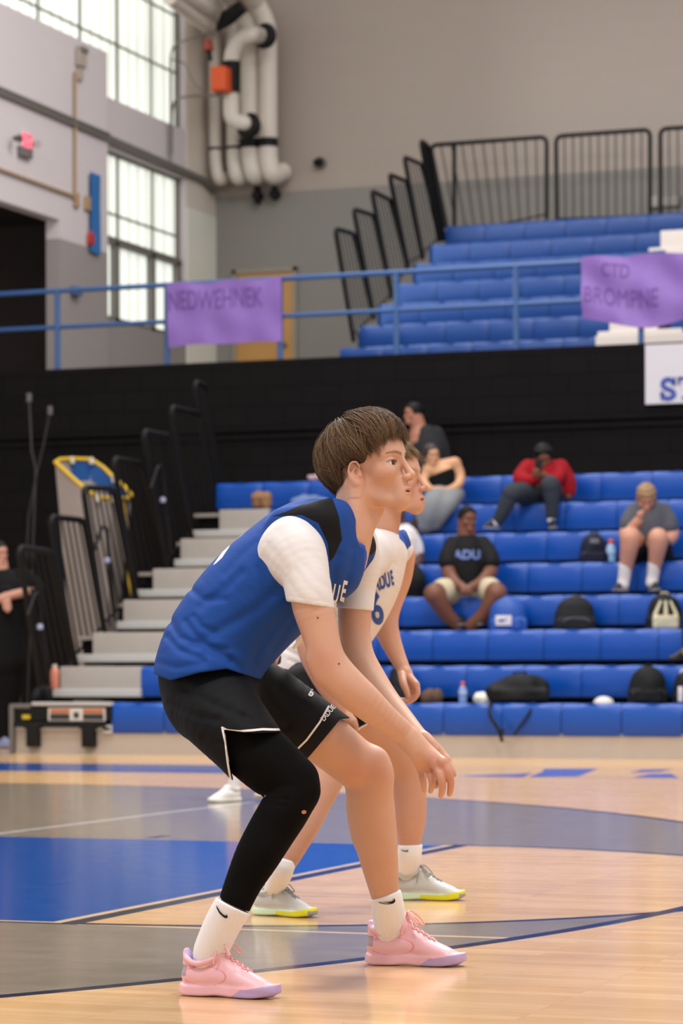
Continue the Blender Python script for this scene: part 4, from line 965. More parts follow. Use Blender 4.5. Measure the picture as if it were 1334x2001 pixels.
E_ = lambda q, cx, cz, rx, rz: np.sqrt(((q[:, 0]-cx)/rx)**2+((q[:, 2]-cz)/rz)**2)
pink_attrs = {'m1': lambda q: np.maximum(np.minimum(np.minimum(22+np.clip((q[:, 0]-200)/60, 0, 1)*12-q[:, 2], (q[:, 0]-165)*.4-(q[:, 2]-8)*.6), 40-q[:, 2])*.1, np.minimum(q[:, 2]-84, 62-q[:, 0])*(np.hypot(q[:, 0]-60, q[:, 1]*1.2) < 48)*.1-.3),
              'm2': lambda q: np.minimum(np.minimum(q[:, 2]-50, 78-q[:, 2]), 26-q[:, 0])*.1,
              'm3': lambda q: 1.3-np.abs(E_(q, 78, 52, 62, 24)-1)*30-(q[:, 2] < 27)*9-(q[:, 0] < 22)*9}

# --- frame
HF = Fig(580, 1300, 6.85, 0.)
hero = thing('person', 'tall player in blue jersey, black shorts and pink shoes crouching at the front', 'person', HF.loc(), TH)
DN, DL = 6.66, 7.04

# --- head
Rh = rotm(0, 0, -24)@rotm(0, -8, 0); oh = HF(718, 925, 6.88); sch = 1.03
def neck_rows(gr=0): return [(668, 1090, 6.86, 50+gr), (682, 1040, 6.86, 47+gr), (696, 990, 6.87, 43+gr), (704, 945, 6.88, 44+gr)]
HS = Sdf(); head_sdf(HS, Rh, oh, sch, True)
HS.limb([HF(a, b, D) for a, b, D, r in neck_rows()], [rpx(r, D) for a, b, D, r in neck_rows()], .02, 1.05)
HS.limb([HF(730, 1000, 6.87), HF(712, 1030, 6.84), HF(690, 1052, 6.82)], [.022, .016, .015], .02)
HS.limb([HF(692, 955, 6.82), HF(692, 1000, 6.80), HF(688, 1048, 6.79)], [.020, .016, .013], .035)

# --- arms and hands (near = right arm)
AS = Sdf()
limb_px(AS, HF, [(590, 1092, 6.72, 38), (602, 1140, 6.665, 38), (610, 1182, 6.64, 40), (622, 1225, 6.63, 37), (636, 1275, 6.62, 34), (650, 1306, 6.62, 36), (678, 1340, 6.62, 37), (712, 1370, 6.63, 34), (752, 1405, 6.65, 28), (787, 1433, 6.67, 24), (802, 1448, 6.68, 22)], .01, [1.1, 1.1, 1.1, 1.05, 1.05, 1.0, .95, .95, .9, .85, .8])
limb_px(AS, HF, [(612, 1290, 6.62, 12), (630, 1318, 6.62, 16)], .03)
limb_px(AS, HF, [(695, 1095, 7.02, 36), (696, 1140, 7.02, 34), (693, 1195, 7.01, 33), (693, 1240, 7.0, 31), (701, 1284, 6.98, 31), (722, 1325, 6.95, 31), (752, 1367, 6.9, 27), (786, 1406, 6.84, 23), (812, 1436, 6.79, 20), (828, 1452, 6.77, 19)], .01, [1.1, 1.1, 1.1, 1.05, 1., 1., .95, .9, .85, .8])
def finger(S, fig, pts, r0, r1, k=.006):
    n = len(pts); rr = [r0+(r1-r0)*i/(n-1) for i in range(n)]; rr = [r*(1.0 if i % 2 == 0 else 1.0) for i, r in enumerate(rr)]
    limb_px(S, fig, [(a, b, D, r) for (a, b, D), r in zip(pts, rr)], k)
# right hand: back of the hand towards us, fingers hanging
for (kx, ky, kD, r) in ((824, 1503, 6.73, 10), (838, 1500, 6.69, 11), (852, 1494, 6.655, 11.5), (864, 1489, 6.64, 10.5)):
    limb_px(AS, HF, [(800, 1444, 6.675, 17), ((800+kx)/2+2, (1446+ky)/2, 6.67, 14), (kx, ky, kD, r)], .014)
finger(AS, HF, [(864, 1489, 6.64), (874, 1505, 6.63), (880, 1524, 6.635), (880, 1541, 6.65), (878, 1552, 6.66)], 9.2, 5.6)
finger(AS, HF, [(852, 1494, 6.655), (859, 1512, 6.63), (864, 1532, 6.63), (863, 1547, 6.645), (861, 1555, 6.655)], 9.4, 5.6)
finger(AS, HF, [(838, 1500, 6.69), (842, 1517, 6.67), (844, 1532, 6.675), (841, 1546, 6.69)], 9.2, 5.4)
finger(AS, HF, [(824, 1503, 6.73), (826, 1520, 6.72), (828, 1533, 6.725), (829, 1545, 6.735)], 8.6, 5.0)
limb_px(AS, HF, [(806, 1462, 6.70, 13), (822, 1484, 6.76, 10), (836, 1506, 6.79, 8.5), (845, 1523, 6.80, 7)], .01)
for a in ((864, 1488, 6.632, 8.5), (852, 1493, 6.645, 9), (838, 1499, 6.68, 8.5)): limb_px(AS, HF, [a], .008)
# left hand behind it
for (kx, ky, kD, r) in ((846, 1500, 6.85, 9), (856, 1494, 6.83, 10), (866, 1488, 6.81, 10), (872, 1484, 6.78, 9)):
    limb_px(AS, HF, [(826, 1450, 6.775, 15), ((828+kx)/2+3, (1450+ky)/2, 6.79, 12), (kx, ky, kD, r)], .012)
finger(AS, HF, [(872, 1484, 6.78), (879, 1497, 6.77), (884, 1507, 6.765), (887, 1514, 6.765)], 7.5, 5)
finger(AS, HF, [(866, 1488, 6.81), (870, 1506, 6.82), (868, 1522, 6.82), (862, 1534, 6.81)], 8, 5)
finger(AS, HF, [(856, 1494, 6.83), (860, 1512, 6.84), (857, 1527, 6.84), (852, 1537, 6.83)], 8, 5)
finger(AS, HF, [(846, 1500, 6.85), (849, 1515, 6.86), (846, 1528, 6.86), (842, 1536, 6.85)], 7.5, 4.6)
limb_px(AS, HF, [(830, 1440, 6.75, 11), (843, 1452, 6.74, 9), (851, 1464, 6.735, 7.5)], .008)

# --- legs and the trunk inside the clothes
LS = Sdf()
limb_px(LS, HF, [(500, 1368, 6.98, 70), (560, 1402, 7.0, 62), (628, 1440, 7.03, 53), (688, 1488, 7.07, 49), (716, 1512, 7.09, 49), (722, 1550, 7.1, 46), (728, 1600, 7.12, 45), (737, 1660, 7.14, 40), (748, 1725, 7.17, 31), (756, 1775, 7.2, 24), (759, 1812, 7.23, 17)], .01, [1.1, 1.1, 1.1, 1.1, 1.05, 1.05, 1.08, 1.05, 1, 1, 1.])
limb_px(LS, HF, [(733, 1487, 7.06, 25), (742, 1512, 7.06, 23), (738, 1535, 7.07, 22)], .03)
limb_px(LS, HF, [(712, 1575, 7.12, 26), (716, 1625, 7.14, 22)], .04)
limb_px(LS, HF, [(432, 1385, 6.80, 56), (488, 1457, 6.70, 54), (535, 1498, 6.65, 56), (566, 1543, 6.63, 44), (530, 1620, 6.6, 42), (490, 1700, 6.57, 30), (458, 1765, 6.56, 20), (425, 1835, 6.59, 16)], .01, 1.05)
limb_px(LS, HF, [(405, 1300, 6.85, 74), (430, 1255, 6.85, 84), (505, 1165, 6.85, 92), (600, 1085, 6.86, 80), (635, 1072, 6.86, 40)], .02, 1.2)
joint = lambda V: sum(np.exp(-(np.linalg.norm(V-HF(x, y, D), axis=1)/r)**2) for x, y, D, r in ((742, 1505, 7.02, .03), (852, 1490, 6.65, .03), (868, 1500, 6.64, .03), (840, 1520, 6.68, .035), (880, 1530, 6.64, .03), (635, 1290, 6.6, .03), (690, 1500, 7.02, .04)))
at = face_attrs(Rh, oh, sch); at['joint'] = joint
body = sdf_obj('body', [HS, AS, LS], [.0022, .0026, .005], SKIN, hero, at, it=1)
eyes(body, Rh, oh, sch, (1, -.05, .03))

for mx, my in ((620, 1206), (662, 1297)):
    mv = drape([HF(mx+2.2*math.cos(a), my+2*math.sin(a), 6.5) for a in np.linspace(0, 2*math.pi, 9)[:-1]], AS, (0, 1, 0), 40, -.0008, -.2); MB().add(mv, [tuple(range(8))]).build('mole', mat('mole_brown', '7A4A38', .6, var=0), body)
# --- undershirt sleeves (white)
US = Sdf()
limb_px(US, HF, [(573, 1064, 6.715, 58), (582, 1088, 6.685, 57), (597, 1128, 6.655, 48), (604, 1165, 6.64, 46), (608, 1192, 6.64, 45.5)], .02, [1, 1, 1.05, 1.1, 1.1])
limb_px(US, HF, [(545, 1088, 6.72, 41), (556, 1104, 6.70, 27)], .04)
limb_px(US, HF, [(688, 1062, 7.0, 50), (699, 1100, 7.02, 45), (696, 1150, 7.02, 38), (693, 1195, 7.01, 36.5), (693, 1202, 7.01, 36.5)], .02, 1.1)
folds(US, HF, 6.6, [([(590, 1100), (615, 1130), (640, 1150)], .008, .0013), ([(575, 1110), (600, 1145), (630, 1172)], .008, .0013), ([(600, 1075), (628, 1100), (645, 1128)], .008, .0012), ([(560, 1130), (575, 1155), (600, 1180)], .007, .0012), ([(520, 1060), (545, 1090), (565, 1118)], .008, .0012), ([(512, 1085), (535, 1105), (556, 1125)], .007, .0012), ([(540, 1035), (560, 1060), (575, 1090)], .008, .001), ([(566, 1164), (604, 1172), (648, 1178)], .0014, .0012)])
hn = HF(604, 1180, 6.64); hd_ = HF(649, 1188, 6.64)-HF(559, 1172, 6.64)
def plane_px(fig, a, b, D):   # plane through two pixels, normal pointing down the picture
    p, q = fig(*a, D), fig(*b, D); d = q-p; n = np.array((d[2], 0, -d[0])); n /= np.linalg.norm(n); return (n if n[2] < 0 else -n), p
n1, p1 = plane_px(HF, (559, 1175), (649, 1189), 6.64); n2, p2 = plane_px(HF, (661, 1188), (725, 1194), 7.01)
US.func('i', .002, lambda p: np.where(p[..., 1] < 0, (p-p1)@n1, (p-p2)@n2))
US.limb([HF(612, 1215, 6.635), HF(618, 1240, 6.63)], [rpx(42, 6.64)]*2, .002, 1.1, mode='s'); US.limb([HF(693, 1210, 7.01), HF(693, 1235, 7.01)], [rpx(34, 7)]*2, .002, 1.1, mode='s')
def halves(S, name, vox, m, par):
    for sg in (1, -1):
        T = Sdf(); T.ops = list(S.ops); T.plane((0, sg, 0), (0, .02, 0), .001); sdf_obj(name, T, vox, m, par)
halves(US, 'sleeve', .0030, WHT, hero)

# --- jersey
JS = Sdf()
limb_px(JS, HF, [(403, 1345, 6.84, 102), (405, 1312, 6.84, 104), (425, 1262, 6.85, 106), (462, 1212, 6.85, 109), (502, 1168, 6.85, 111), (553, 1122, 6.85, 110), (604, 1082, 6.86, 106), (640, 1060, 6.87, 78)], .01, [1.52, 1.46, 1.3, 1.22, 1.24, 1.3, 1.38, 1.5])
limb_px(JS, HF, [(560, 1024, 6.74, 34), (600, 1012, 6.715, 27), (632, 1020, 6.74, 42), (655, 1012, 6.80, 36)], .03, 1.)
limb_px(JS, HF, [(650, 1100, 6.99, 62), (690, 1075, 6.98, 44), (700, 1055, 6.94, 30)], .03, 1.)
limb_px(JS, HF, [(660, 1120, 6.83, 45), (680, 1085, 6.85, 35)], .03, 1.2)
folds(JS, HF, 6.7, [([(545, 1150), (500, 1190), (440, 1225), (380, 1262)], .014, .005), ([(470, 1120), (430, 1160), (390, 1185)], .012, .005), ([(370, 1150), (395, 1170), (440, 1172)], .009, .004),
    ([(330, 1215), (350, 1245), (395, 1262), (440, 1270)], .010, .006), ([(325, 1245), (350, 1270), (400, 1290)], .009, .005), ([(450, 1290), (410, 1265), (380, 1240), (362, 1215)], .010, .005),
    ([(470, 1305), (445, 1285), (405, 1276)], .009, .005), ([(560, 1200), (520, 1240), (495, 1285), (488, 1320)], .013, .005), ([(600, 1175), (560, 1225), (530, 1270)], .010, .004),
    ([(500, 1060), (470, 1085), (440, 1120)], .010, .003), ([(660, 1085), (650, 1120), (655, 1160)], .010, .004), ([(690, 1070), (685, 1110), (670, 1150)], .009, .003), ([(309, 1295), (345, 1305), (400, 1297)], .008, .003),
    ([(420, 1235), (395, 1225), (378, 1205)], .008, .004), ([(505, 1110), (520, 1150), (560, 1170)], .010, .003)])
# arm openings
JS.limb([HF(576, 1080, 6.56), HF(582, 1088, 6.68)], [rpx(64, 6.6), rpx(54, 6.65)], .012, 1., mode='s')
JS.limb([HF(600, 1150, 6.58), HF(606, 1200, 6.56)], [rpx(50, 6.6), rpx(46, 6.6)], .012, 1., mode='s')
JS.limb([HF(706, 1100, 7.03), HF(697, 1180, 7.05), HF(695, 1240, 7.05)], [rpx(41, 7), rpx(40, 7), rpx(40, 7)], .012, 1.1, mode='s')
# neck opening and hem
JS.limb([HF(a, b, D) for a, b, D, r in neck_rows()], [rpx(r+3, D) for a, b, D, r in neck_rows()], .004, 1.08, mode='s')
JS.limb([HF(688, 1050, 6.80), HF(735, 1000, 6.84)], [.024, .036], .012, 1.1, mode='s')
JS.poly(HF.xz([(280, 1305), (303, 1317), (341, 1329), (397, 1314), (448, 1307), (480, 1318), (508, 1328), (560, 1318), (620, 1400), (600, 1600), (250, 1600)], 6.85), .004, 's')
blk_near = np.array(HF.xz([(528, 1010), (560, 1000), (592, 985), (648, 968), (662, 1010), (668, 1055), (664, 1063), (652, 1090), (644, 1098), (640, 1062), (622, 1024), (590, 1008)], 6.72))
blk_far = np.array(HF.xz([(699, 1051), (734, 1018), (745, 1050), (733, 1075), (725, 1086), (710, 1070)], 6.95))
nk = [(HF(a, b, D), rpx(r, D)) for a, b, D, r in neck_rows()]
bk1 = np.array(HF.xz([(418, 1106), (436, 1078), (452, 1062), (447, 1074), (436, 1092), (424, 1103)], 6.85)); bk2 = np.array(HF.xz([(458, 1056), (472, 1040), (490, 1022), (484, 1034), (474, 1046), (464, 1054)], 6.85))
def m_black(V):
    a = -poly_sd(V[:, 0], V[:, 2], blk_near); b = -poly_sd(V[:, 0], V[:, 2], blk_far)
    return np.where(V[:, 1] < 0, a, b)
def neck_d(V):
    A = Sdf(); A.limb([p for p, r in nk], [r for p, r in nk], 0, 1.08); A.limb([HF(690, 1052, 6.80), HF(735, 1000, 6.84)], [.020, .034], .006, 1.1); return A(V)
sdf_obj('jersey', JS, .0028, JER, hero, it=3, attrs={'m1': m_black, 'm2': lambda V: .013-neck_d(V), 'm3': lambda V: -np.minimum(poly_sd(V[:, 0], V[:, 2], bk1), poly_sd(V[:, 0], V[:, 2], bk2))})
def cloth_text(txt, fig, cx, cy, D, size, m, parent, sdf, rot=0., sx=1., shear=0., bold=0., name='lettering', d=(0, 1, 0), off=-.0016, yaw=0.):
    V, Fc = flat_text(txt, size, bold, shear=shear); a = math.radians(rot); X = V[:, 0]*sx; Z = V[:, 1]
    c = fig(cx, cy, D); W_ = np.stack([c[0]+(X*math.cos(a)-Z*math.sin(a)), np.full(len(X), c[1]), c[2]+(X*math.sin(a)+Z*math.cos(a))], 1)
    dd = np.array(d, float); dd /= np.linalg.norm(dd); W_ = drape(W_-dd*.0, sdf, dd, 40, off, -.35); mb = MB().add(W_, Fc, True); return mb.build(name, m, parent)
jo = [o for o in hero.children if o.name.startswith('jersey')][0]
for (ch, x, y, sz, sx) in (('D', 640, 1163, .060, .32), ('U', 655, 1160, .064, .36), ('E', 671, 1153, .066, .34)):
    cloth_text(ch, HF, x, y, 6.6, sz, PRW, jo, JS, rot=-12, sx=sx, bold=.0018, shear=0.)
cloth_text('1', HF, 581, 1249, 6.6, .085, PRW, jo, JS, rot=-42, sx=.45, bold=.002)

# --- shorts
HSD = Sdf()
limb_px(HSD, HF, [(408, 1285, 6.85, 84), (405, 1316, 6.85, 96), (412, 1352, 6.85, 97)], .02, 1.25)
limb_px(HSD, HF, [(414, 1374, 6.78, 84), (440, 1403, 6.71, 80), (478, 1448, 6.665, 72), (500, 1474, 6.65, 69), (540, 1520, 6.64, 64)], .03, [1.1, 1.1, 1.12, 1.12, 1.1])
limb_px(HSD, HF, [(470, 1350, 6.95, 80), (530, 1380, 6.98, 74), (590, 1415, 7.0, 66), (640, 1447, 7.04, 62), (680, 1475, 7.05, 60)], .03, 1.12)
folds(HSD, HF, 6.7, [([(360, 1345), (420, 1375), (480, 1400)], .012, .004), ([(330, 1375), (390, 1400), (430, 1405)], .010, .004), ([(540, 1345), (560, 1370), (600, 1390)], .010, .004), ([(500, 1330), (520, 1370), (560, 1420)], .012, .005), ([(480, 1400), (520, 1420), (548, 1428)], .008, .003), ([(400, 1440), (425, 1450), (440, 1450)], .008, .003)])
near_cut = HF.xz([(700, 1430), (557, 1430), (500, 1431), (441, 1424), (447, 1470), (456, 1522), (440, 1640), (720, 1640)], 6.68)
fp = HF.xz([(665, 1404), (600, 1482), (560, 1560), (560, 1700), (800, 1700), (800, 1404)], 7.04)
NC, FC = np.array(near_cut), np.array(fp); YM = 0.0
back_cut = np.array(HF.xz([(300, 1400), (380, 1450), (456, 1524), (470, 1700), (300, 1700)], 6.68))
HSD.func('i', .002, lambda p: np.where(p[..., 1] < YM, -poly_sd(p[..., 0], p[..., 2], NC), -poly_sd(p[..., 0], p[..., 2], FC)))
HSD.limb([HF(500, 1475, 6.68), HF(560, 1540, 6.64)], [rpx(62, 6.68), rpx(58, 6.66)], .002, 1.08, mode='s'); HSD.limb([HF(610, 1430, 7.02), HF(690, 1490, 7.06)], [rpx(57, 7.03)]*2, .002, 1.1, mode='s')
pip1 = np.array(HF.xz([(437, 1420), (447, 1425), (470, 1427), (515, 1423), (558, 1425)], 6.68)); pip2 = np.array(HF.xz([(438, 1424), (444, 1450), (448, 1490), (452, 1520)], 6.68)); pip3 = np.array(HF.xz([(642, 1380), (625, 1410), (600, 1444), (581, 1463)], 7.0))
def m_pipe(V):
    x, z = V[:, 0], V[:, 2]; d = np.minimum(line_d(x, z, pip1), line_d(x, z, pip2)); return np.where(V[:, 1] < YM, .0026-d, .0024-line_d(x, z, pip3))
sh = sdf_obj('shorts', HSD, .0030, SHO, hero, {'m1': m_pipe})
cloth_text('b', HF, 606, 1357, 6.7, .022, PRW, sh, HSD, rot=-30, bold=.0012); cloth_text('LADUE', HF, 640, 1397, 6.7, .018, PRW, sh, HSD, rot=50, bold=.0003, sx=.8)

# --- legging on the near leg
LG = Sdf()
limb_px(LG, HF, [(484, 1454, 6.69, 64), (520, 1487, 6.655, 62), (556, 1520, 6.64, 57), (570, 1546, 6.63, 51), (557, 1580, 6.61, 49), (530, 1625, 6.60, 47), (503, 1672, 6.58, 44), (478, 1720, 6.57, 37), (461, 1760, 6.56, 33), (455, 1778, 6.56, 32)], .01, [1.08, 1.08, 1.05, 1.05, 1.05, 1.05, 1.05, 1, 1, 1])
limb_px(LG, HF, [(593, 1518, 6.62, 24), (597, 1545, 6.61, 24)], .03)
folds(LG, HF, 6.6, [([(510, 1552), (530, 1560), (560, 1560)], .006, .004), ([(518, 1566), (535, 1570), (560, 1572)], .005, .003), ([(505, 1535), (530, 1548), (550, 1550)], .006, .003)])
n3, p3 = plane_px(HF, (425, 1752), (488, 1782), 6.56); LG.func('i', .002, lambda p: (p-p3)@n3)
LG.func('u', .012, lambda p: np.linalg.norm(p-HF(545, 1480, 6.62), axis=-1)-.02, HF(545, 1480, 6.62), .03) if False else None
lg = sdf_obj('legging', LG, .0032, LEG, hero)
hm = MB(); hv = [HF(593+5*math.cos(a), 1590+4*math.sin(a), 6.5) for a in np.linspace(0, 2*math.pi, 10)[:-1]]; hv = drape(hv, LG, (0, 1, 0), 40, -.001, -.2); hm.add(hv, [tuple(range(9))]); hm.build('skin_hole', mat('skin_patch', 'B77560', .6, var=0), lg)

# --- socks
def sock(fig, rows, cut, parent, D, swoosh, ribs=True):
    S = Sdf(); limb_px(S, fig, rows, .006, 1.); n, p = plane_px(fig, cut[0], cut[1], D); S.func('i', .003, lambda q: (q-p)@-n)
    o = sdf_obj('sock', S, .003, SOCK, parent)
    if swoosh:
        P_ = [Vector((x, y, 0)) for x, y in swoosh]; V = drape([fig(a, b, D-.15) for a, b in swoosh], S, (0, 1, 0), 40, -.0034, -.05); from mathutils.geometry import tessellate_polygon as tp; MB().add(V, [tuple(f) for f in tp([[Vector((x, y, 0)) for x, y in swoosh]])]).build('mark', INKB, o)
    return o
sock(HF, [(462, 1752, 6.56, 38), (455, 1770, 6.56, 37.5), (436, 1803, 6.575, 36), (420, 1838, 6.59, 35), (408, 1862, 6.597, 31), (403, 1885, 6.60, 24)], ((425, 1754), (488, 1785)), hero, 6.56, [(417, 1777), (419, 1785), (424, 1793), (430, 1799), (435, 1802.5), (439, 1803), (441, 1800), (439.5, 1795.5), (436.5, 1798), (431, 1795), (425, 1789), (420, 1781)])
sock(HF, [(750, 1735, 7.18, 31), (754, 1752, 7.18, 31), (759, 1782, 7.21, 32), (760, 1804, 7.235, 30), (760, 1820, 7.25, 26), (760, 1842, 7.256, 19)], ((725, 1758), (781, 1738)), hero, 7.18, [(738, 1771), (750, 1774), (762, 1774.5), (770, 1773), (774, 1769), (773.5, 1765), (771, 1763), (770, 1767), (766, 1769), (755, 1770.5)])
# --- pink shoes
LACE = mat('pink_lace', 'E8AFAE', .6, var=.04)
hx = HF(356, 1900, 6.62); hx[2] = .002-HF.o[2]
shoe(hero, shoe_R(-22), hx, .90, PINK, pink_attrs, LACE, 24)
hx = HF(716, 1880, 7.27); hx[2] = .002-HF.o[2]
shoe(hero, shoe_R(-14), hx, .94, PINK, pink_attrs, LACE, 24)
# --- hair
HAIRB = hair_mat('hair_brown', '3E2F22', '7C6146')
def te(ph):
    a = abs(math.degrees(ph))
    return 96 if a < 35 else 96+(a-35)*.25 if a < 60 else 102+(a-60)*.1 if a < 80 else 99 if a < 108 else 99+(a-108)*1.1 if a < 130 else 126
CAP = Sdf(); CAP.frame(Rh, oh, sch*.001); CAP.ell((-10, 0, 50), (102, 82, 92), k=0); CAP.ell((40, 0, 70), (58, 66, 48), k=20); CAP.ell((-50, 0, 10), (62, 62, 62), k=20)
CAP.plane((.95, 0, -.55), (30, 0, 26), .008); CAP.plane((.10, 0, -1), (-40, 0, -44), .01)
CAP.frame(); CAP.frame(Rh, oh, sch*.001); CAP.box((10, 0, -42), (52, 120, 58), 20, None, 8, 's'); CAP.frame()
cap = sdf_obj('hair', CAP, .004, mat('hair_under', '35271D', .7, var=.2, vs=40), hero)
strands('hair_lock', HAIRB, cap, Rh, oh, sch, 7500, (-8, 0, 44), (104, 82, 92), (-.42, 0, 1), te, .55, 3, dth=(28, 85), lift=13, sweep=lambda p: .35*math.sin(p)+.35, bulge=lambda d, T: (14 if abs(d) < 60 else 5)*np.sin(T*3.0)**.8)
# ================================================================== THE PLAYER IN WHITE, BEHIND
G = Fig(680, 1300, 8.95, 0.)
p2 = thing('person', 'player in white number 6 jersey crouching just behind the one in blue', 'person', G.loc(), TH)
SKIN2 = skin_mat('skin_fair_2', 'C0937A', 'B57864', brow='9A8062', spots=False)
R2 = rotm(0, 0, -20)@rotm(0, -7, 0); o2 = G(763, 948, 8.95); s2 = 1.03
HS = Sdf(); head_sdf(HS, R2, o2, s2, True, mouth=3.2)
limb_px(HS, G, [(738, 1085, 8.95, 40), (745, 1045, 8.95, 33), (752, 1010, 8.95, 31), (752, 960, 8.95, 31)], .02, 1.05)
AS2 = Sdf()
limb_px(AS2, G, [(790, 1085, 9.12, 22), (778, 1130, 9.15, 26), (758, 1180, 9.15, 27), (752, 1215, 9.14, 26), (762, 1250, 9.12, 21), (776, 1283, 9.1, 16.5), (787, 1305, 9.08, 13.5), (791, 1316, 9.07, 13)], .01, 1.)
for (kx, ky, kD) in ((812, 1338, 9.03), (809, 1346, 9.06), (803, 1352, 9.09), (797, 1354, 9.11)): limb_px(AS2, G, [(791, 1316, 9.07, 11), (kx, ky, kD, 8)], .01)
finger(AS2, G, [(812, 1338, 9.03), (816, 1352, 9.02), (810, 1364, 9.02), (797, 1372, 9.03)], 6.5, 4.2)
finger(AS2, G, [(809, 1346, 9.06), (812, 1360, 9.06), (803, 1369, 9.06), (790, 1373, 9.06)], 6.5, 4)
finger(AS2, G, [(803, 1352, 9.09), (804, 1364, 9.1), (796, 1370, 9.1), (786, 1370, 9.1)], 6, 4)
finger(AS2, G, [(797, 1354, 9.11), (797, 1364, 9.13), (790, 1368, 9.13), (782, 1366, 9.13)], 5.5, 3.6)
limb_px(AS2, G, [(785, 1318, 9.03, 8.5), (788, 1336, 8.99, 7.5), (794, 1350, 8.98, 6), (797, 1360, 8.98, 4.8)], .008)
limb_px(AS2, G, [(640, 1150, 8.7, 30), (612, 1210, 8.68, 27), (604, 1262, 8.66, 25), (630, 1325, 8.65, 22), (662, 1378, 8.66, 16), (674, 1396, 8.67, 14)], .01, 1.)
for (kx, ky, kD) in ((690, 1408, 8.63), (686, 1413, 8.66), (681, 1416, 8.69), (676, 1418, 8.72)):
    limb_px(AS2, G, [(674, 1396, 8.67, 12), (kx, ky, kD, 7.5)], .01); finger(AS2, G, [(kx, ky, kD), (kx+5, ky+9, kD), (kx+6, ky+17, kD+.01), (kx+3, ky+23, kD+.02)], 6, 4.2)
LS2 = Sdf()
limb_px(LS2, G, [(630, 1350, 9.08, 52), (690, 1395, 9.1, 46), (745, 1440, 9.15, 41), (783, 1478, 9.18, 39), (795, 1510, 9.2, 38), (799, 1550, 9.2, 34), (801, 1600, 9.2, 31), (800, 1645, 9.2, 22), (799, 1685, 9.22, 14)], .01, 1.05)
limb_px(LS2, G, [(600, 1350, 8.8, 52), (625, 1410, 8.72, 46), (640, 1465, 8.66, 41), (640, 1510, 8.63, 36), (620, 1560, 8.6, 32), (590, 1625, 8.57, 27), (566, 1680, 8.56, 18), (552, 1708, 8.6, 13)], .01, 1.05)
limb_px(LS2, G, [(595, 1335, 8.95, 58), (640, 1260, 8.95, 60), (690, 1170, 8.95, 60), (735, 1110, 8.95, 45)], .02, 1.2)
b2 = sdf_obj('body', [HS, AS2, LS2], [.0026, .003, .006], SKIN2, p2, face_attrs(R2, o2, s2)); eyes(b2, R2, o2, s2)
JW = Sdf(); US2 = Sdf()
limb_px(JW, G, [(598, 1330, 8.95, 64), (618, 1290, 8.95, 68), (652, 1235, 8.95, 71), (690, 1180, 8.95, 71), (716, 1130, 8.95, 69), (738, 1085, 8.95, 58)], .01, [1.2, 1.2, 1.2, 1.25, 1.3, 1.35])
limb_px(JW, G, [(735, 1080, 9.0, 46), (775, 1058, 9.08, 27), (788, 1068, 9.1, 17)], .03)
JW.limb([G(a, b, 8.95) for a, b in ((742, 1060), (745, 1045), (752, 1010))], [rpx(36, 8.95), rpx(35, 8.95), rpx(36, 8.95)], .004, 1.08, mode='s')
n_, p_ = plane_px(G, (548, 1306), (606, 1318), 8.95); JW.func('i', .003, lambda p: (p-p_)@n_)
folds(JW, G, 8.8, [([(560, 1270), (590, 1285), (620, 1280)], .008, .004), ([(565, 1290), (590, 1300), (610, 1302)], .007, .003), ([(770, 1100), (760, 1130), (745, 1160)], .009, .003)])
bl2 = np.array(G.xz([(776, 1038), (792, 1032), (803, 1060), (804, 1090), (796, 1082), (788, 1066), (778, 1056)], 9.05))
JW_M = jersey_mat('white_jersey', 'D5CCC8', '24489C')
jw = sdf_obj('jersey', JW, .0036, JW_M, p2, {'m1': lambda V: -poly_sd(V[:, 0], V[:, 2], bl2)})
limb_px(US2, G, [(720, 1080, 8.78, 50), (690, 1120, 8.72, 44), (662, 1170, 8.7, 36)], .02, 1.); US2.limb([G(784, 1075, 9.1), G(782, 1100, 9.13)], [rpx(23, 9.1), rpx(20, 9.1)], .01)
halves(US2, 'sleeve', .005, WHT, p2)
for i, (ch, x, y, sx) in enumerate((('L', 726, 1142, .34), ('A', 737, 1138, .44), ('D', 749, 1134, .42), ('U', 760, 1130, .36), ('E', 769, 1126, .26))):
    cloth_text(ch, G, x, y, 8.6, .062, PRG, jw, JW, rot=9, sx=sx, bold=.0042, off=-.0012); cloth_text(ch, G, x, y, 8.6, .062, PRB, jw, JW, rot=9, sx=sx, bold=.0018, off=-.0028)
cloth_text('6', G, 738, 1190, 8.6, .135, PRG, jw, JW, rot=8, sx=.62, bold=.008, off=-.0012); cloth_text('6', G, 738, 1190, 8.6, .135, PRB, jw, JW, rot=8, sx=.62, bold=.004, off=-.0028)
S2 = Sdf(); limb_px(S2, G, [(598, 1310, 8.95, 58), (602, 1345, 8.95, 60)], .02, 1.2); limb_px(S2, G, [(625, 1350, 9.06, 56), (690, 1395, 9.1, 51), (712, 1412, 9.11, 49)], .03, 1.1); limb_px(S2, G, [(600, 1350, 8.8, 56), (622, 1400, 8.73, 52)], .03, 1.1)
NF = np.array(G.xz([(745, 1395), (716, 1416), (702, 1424), (690, 1440), (650, 1500), (900, 1500), (900, 1395)], 9.1)); S2.func('i', .003, lambda p: np.where(p[..., 1] > 0, -poly_sd(p[..., 0], p[..., 2], NF), 1*((p-G(620, 1425, 8.7))@np.array((.35, 0, -.94)))))
pp2 = np.array(G.xz([(694, 1428), (706, 1420), (722, 1412)], 9.1)); sdf_obj('shorts', S2, .004, SHO, p2, {'m1': lambda V: np.where(V[:, 1] > 0, .003-line_d(V[:, 0], V[:, 2], pp2), -1)})
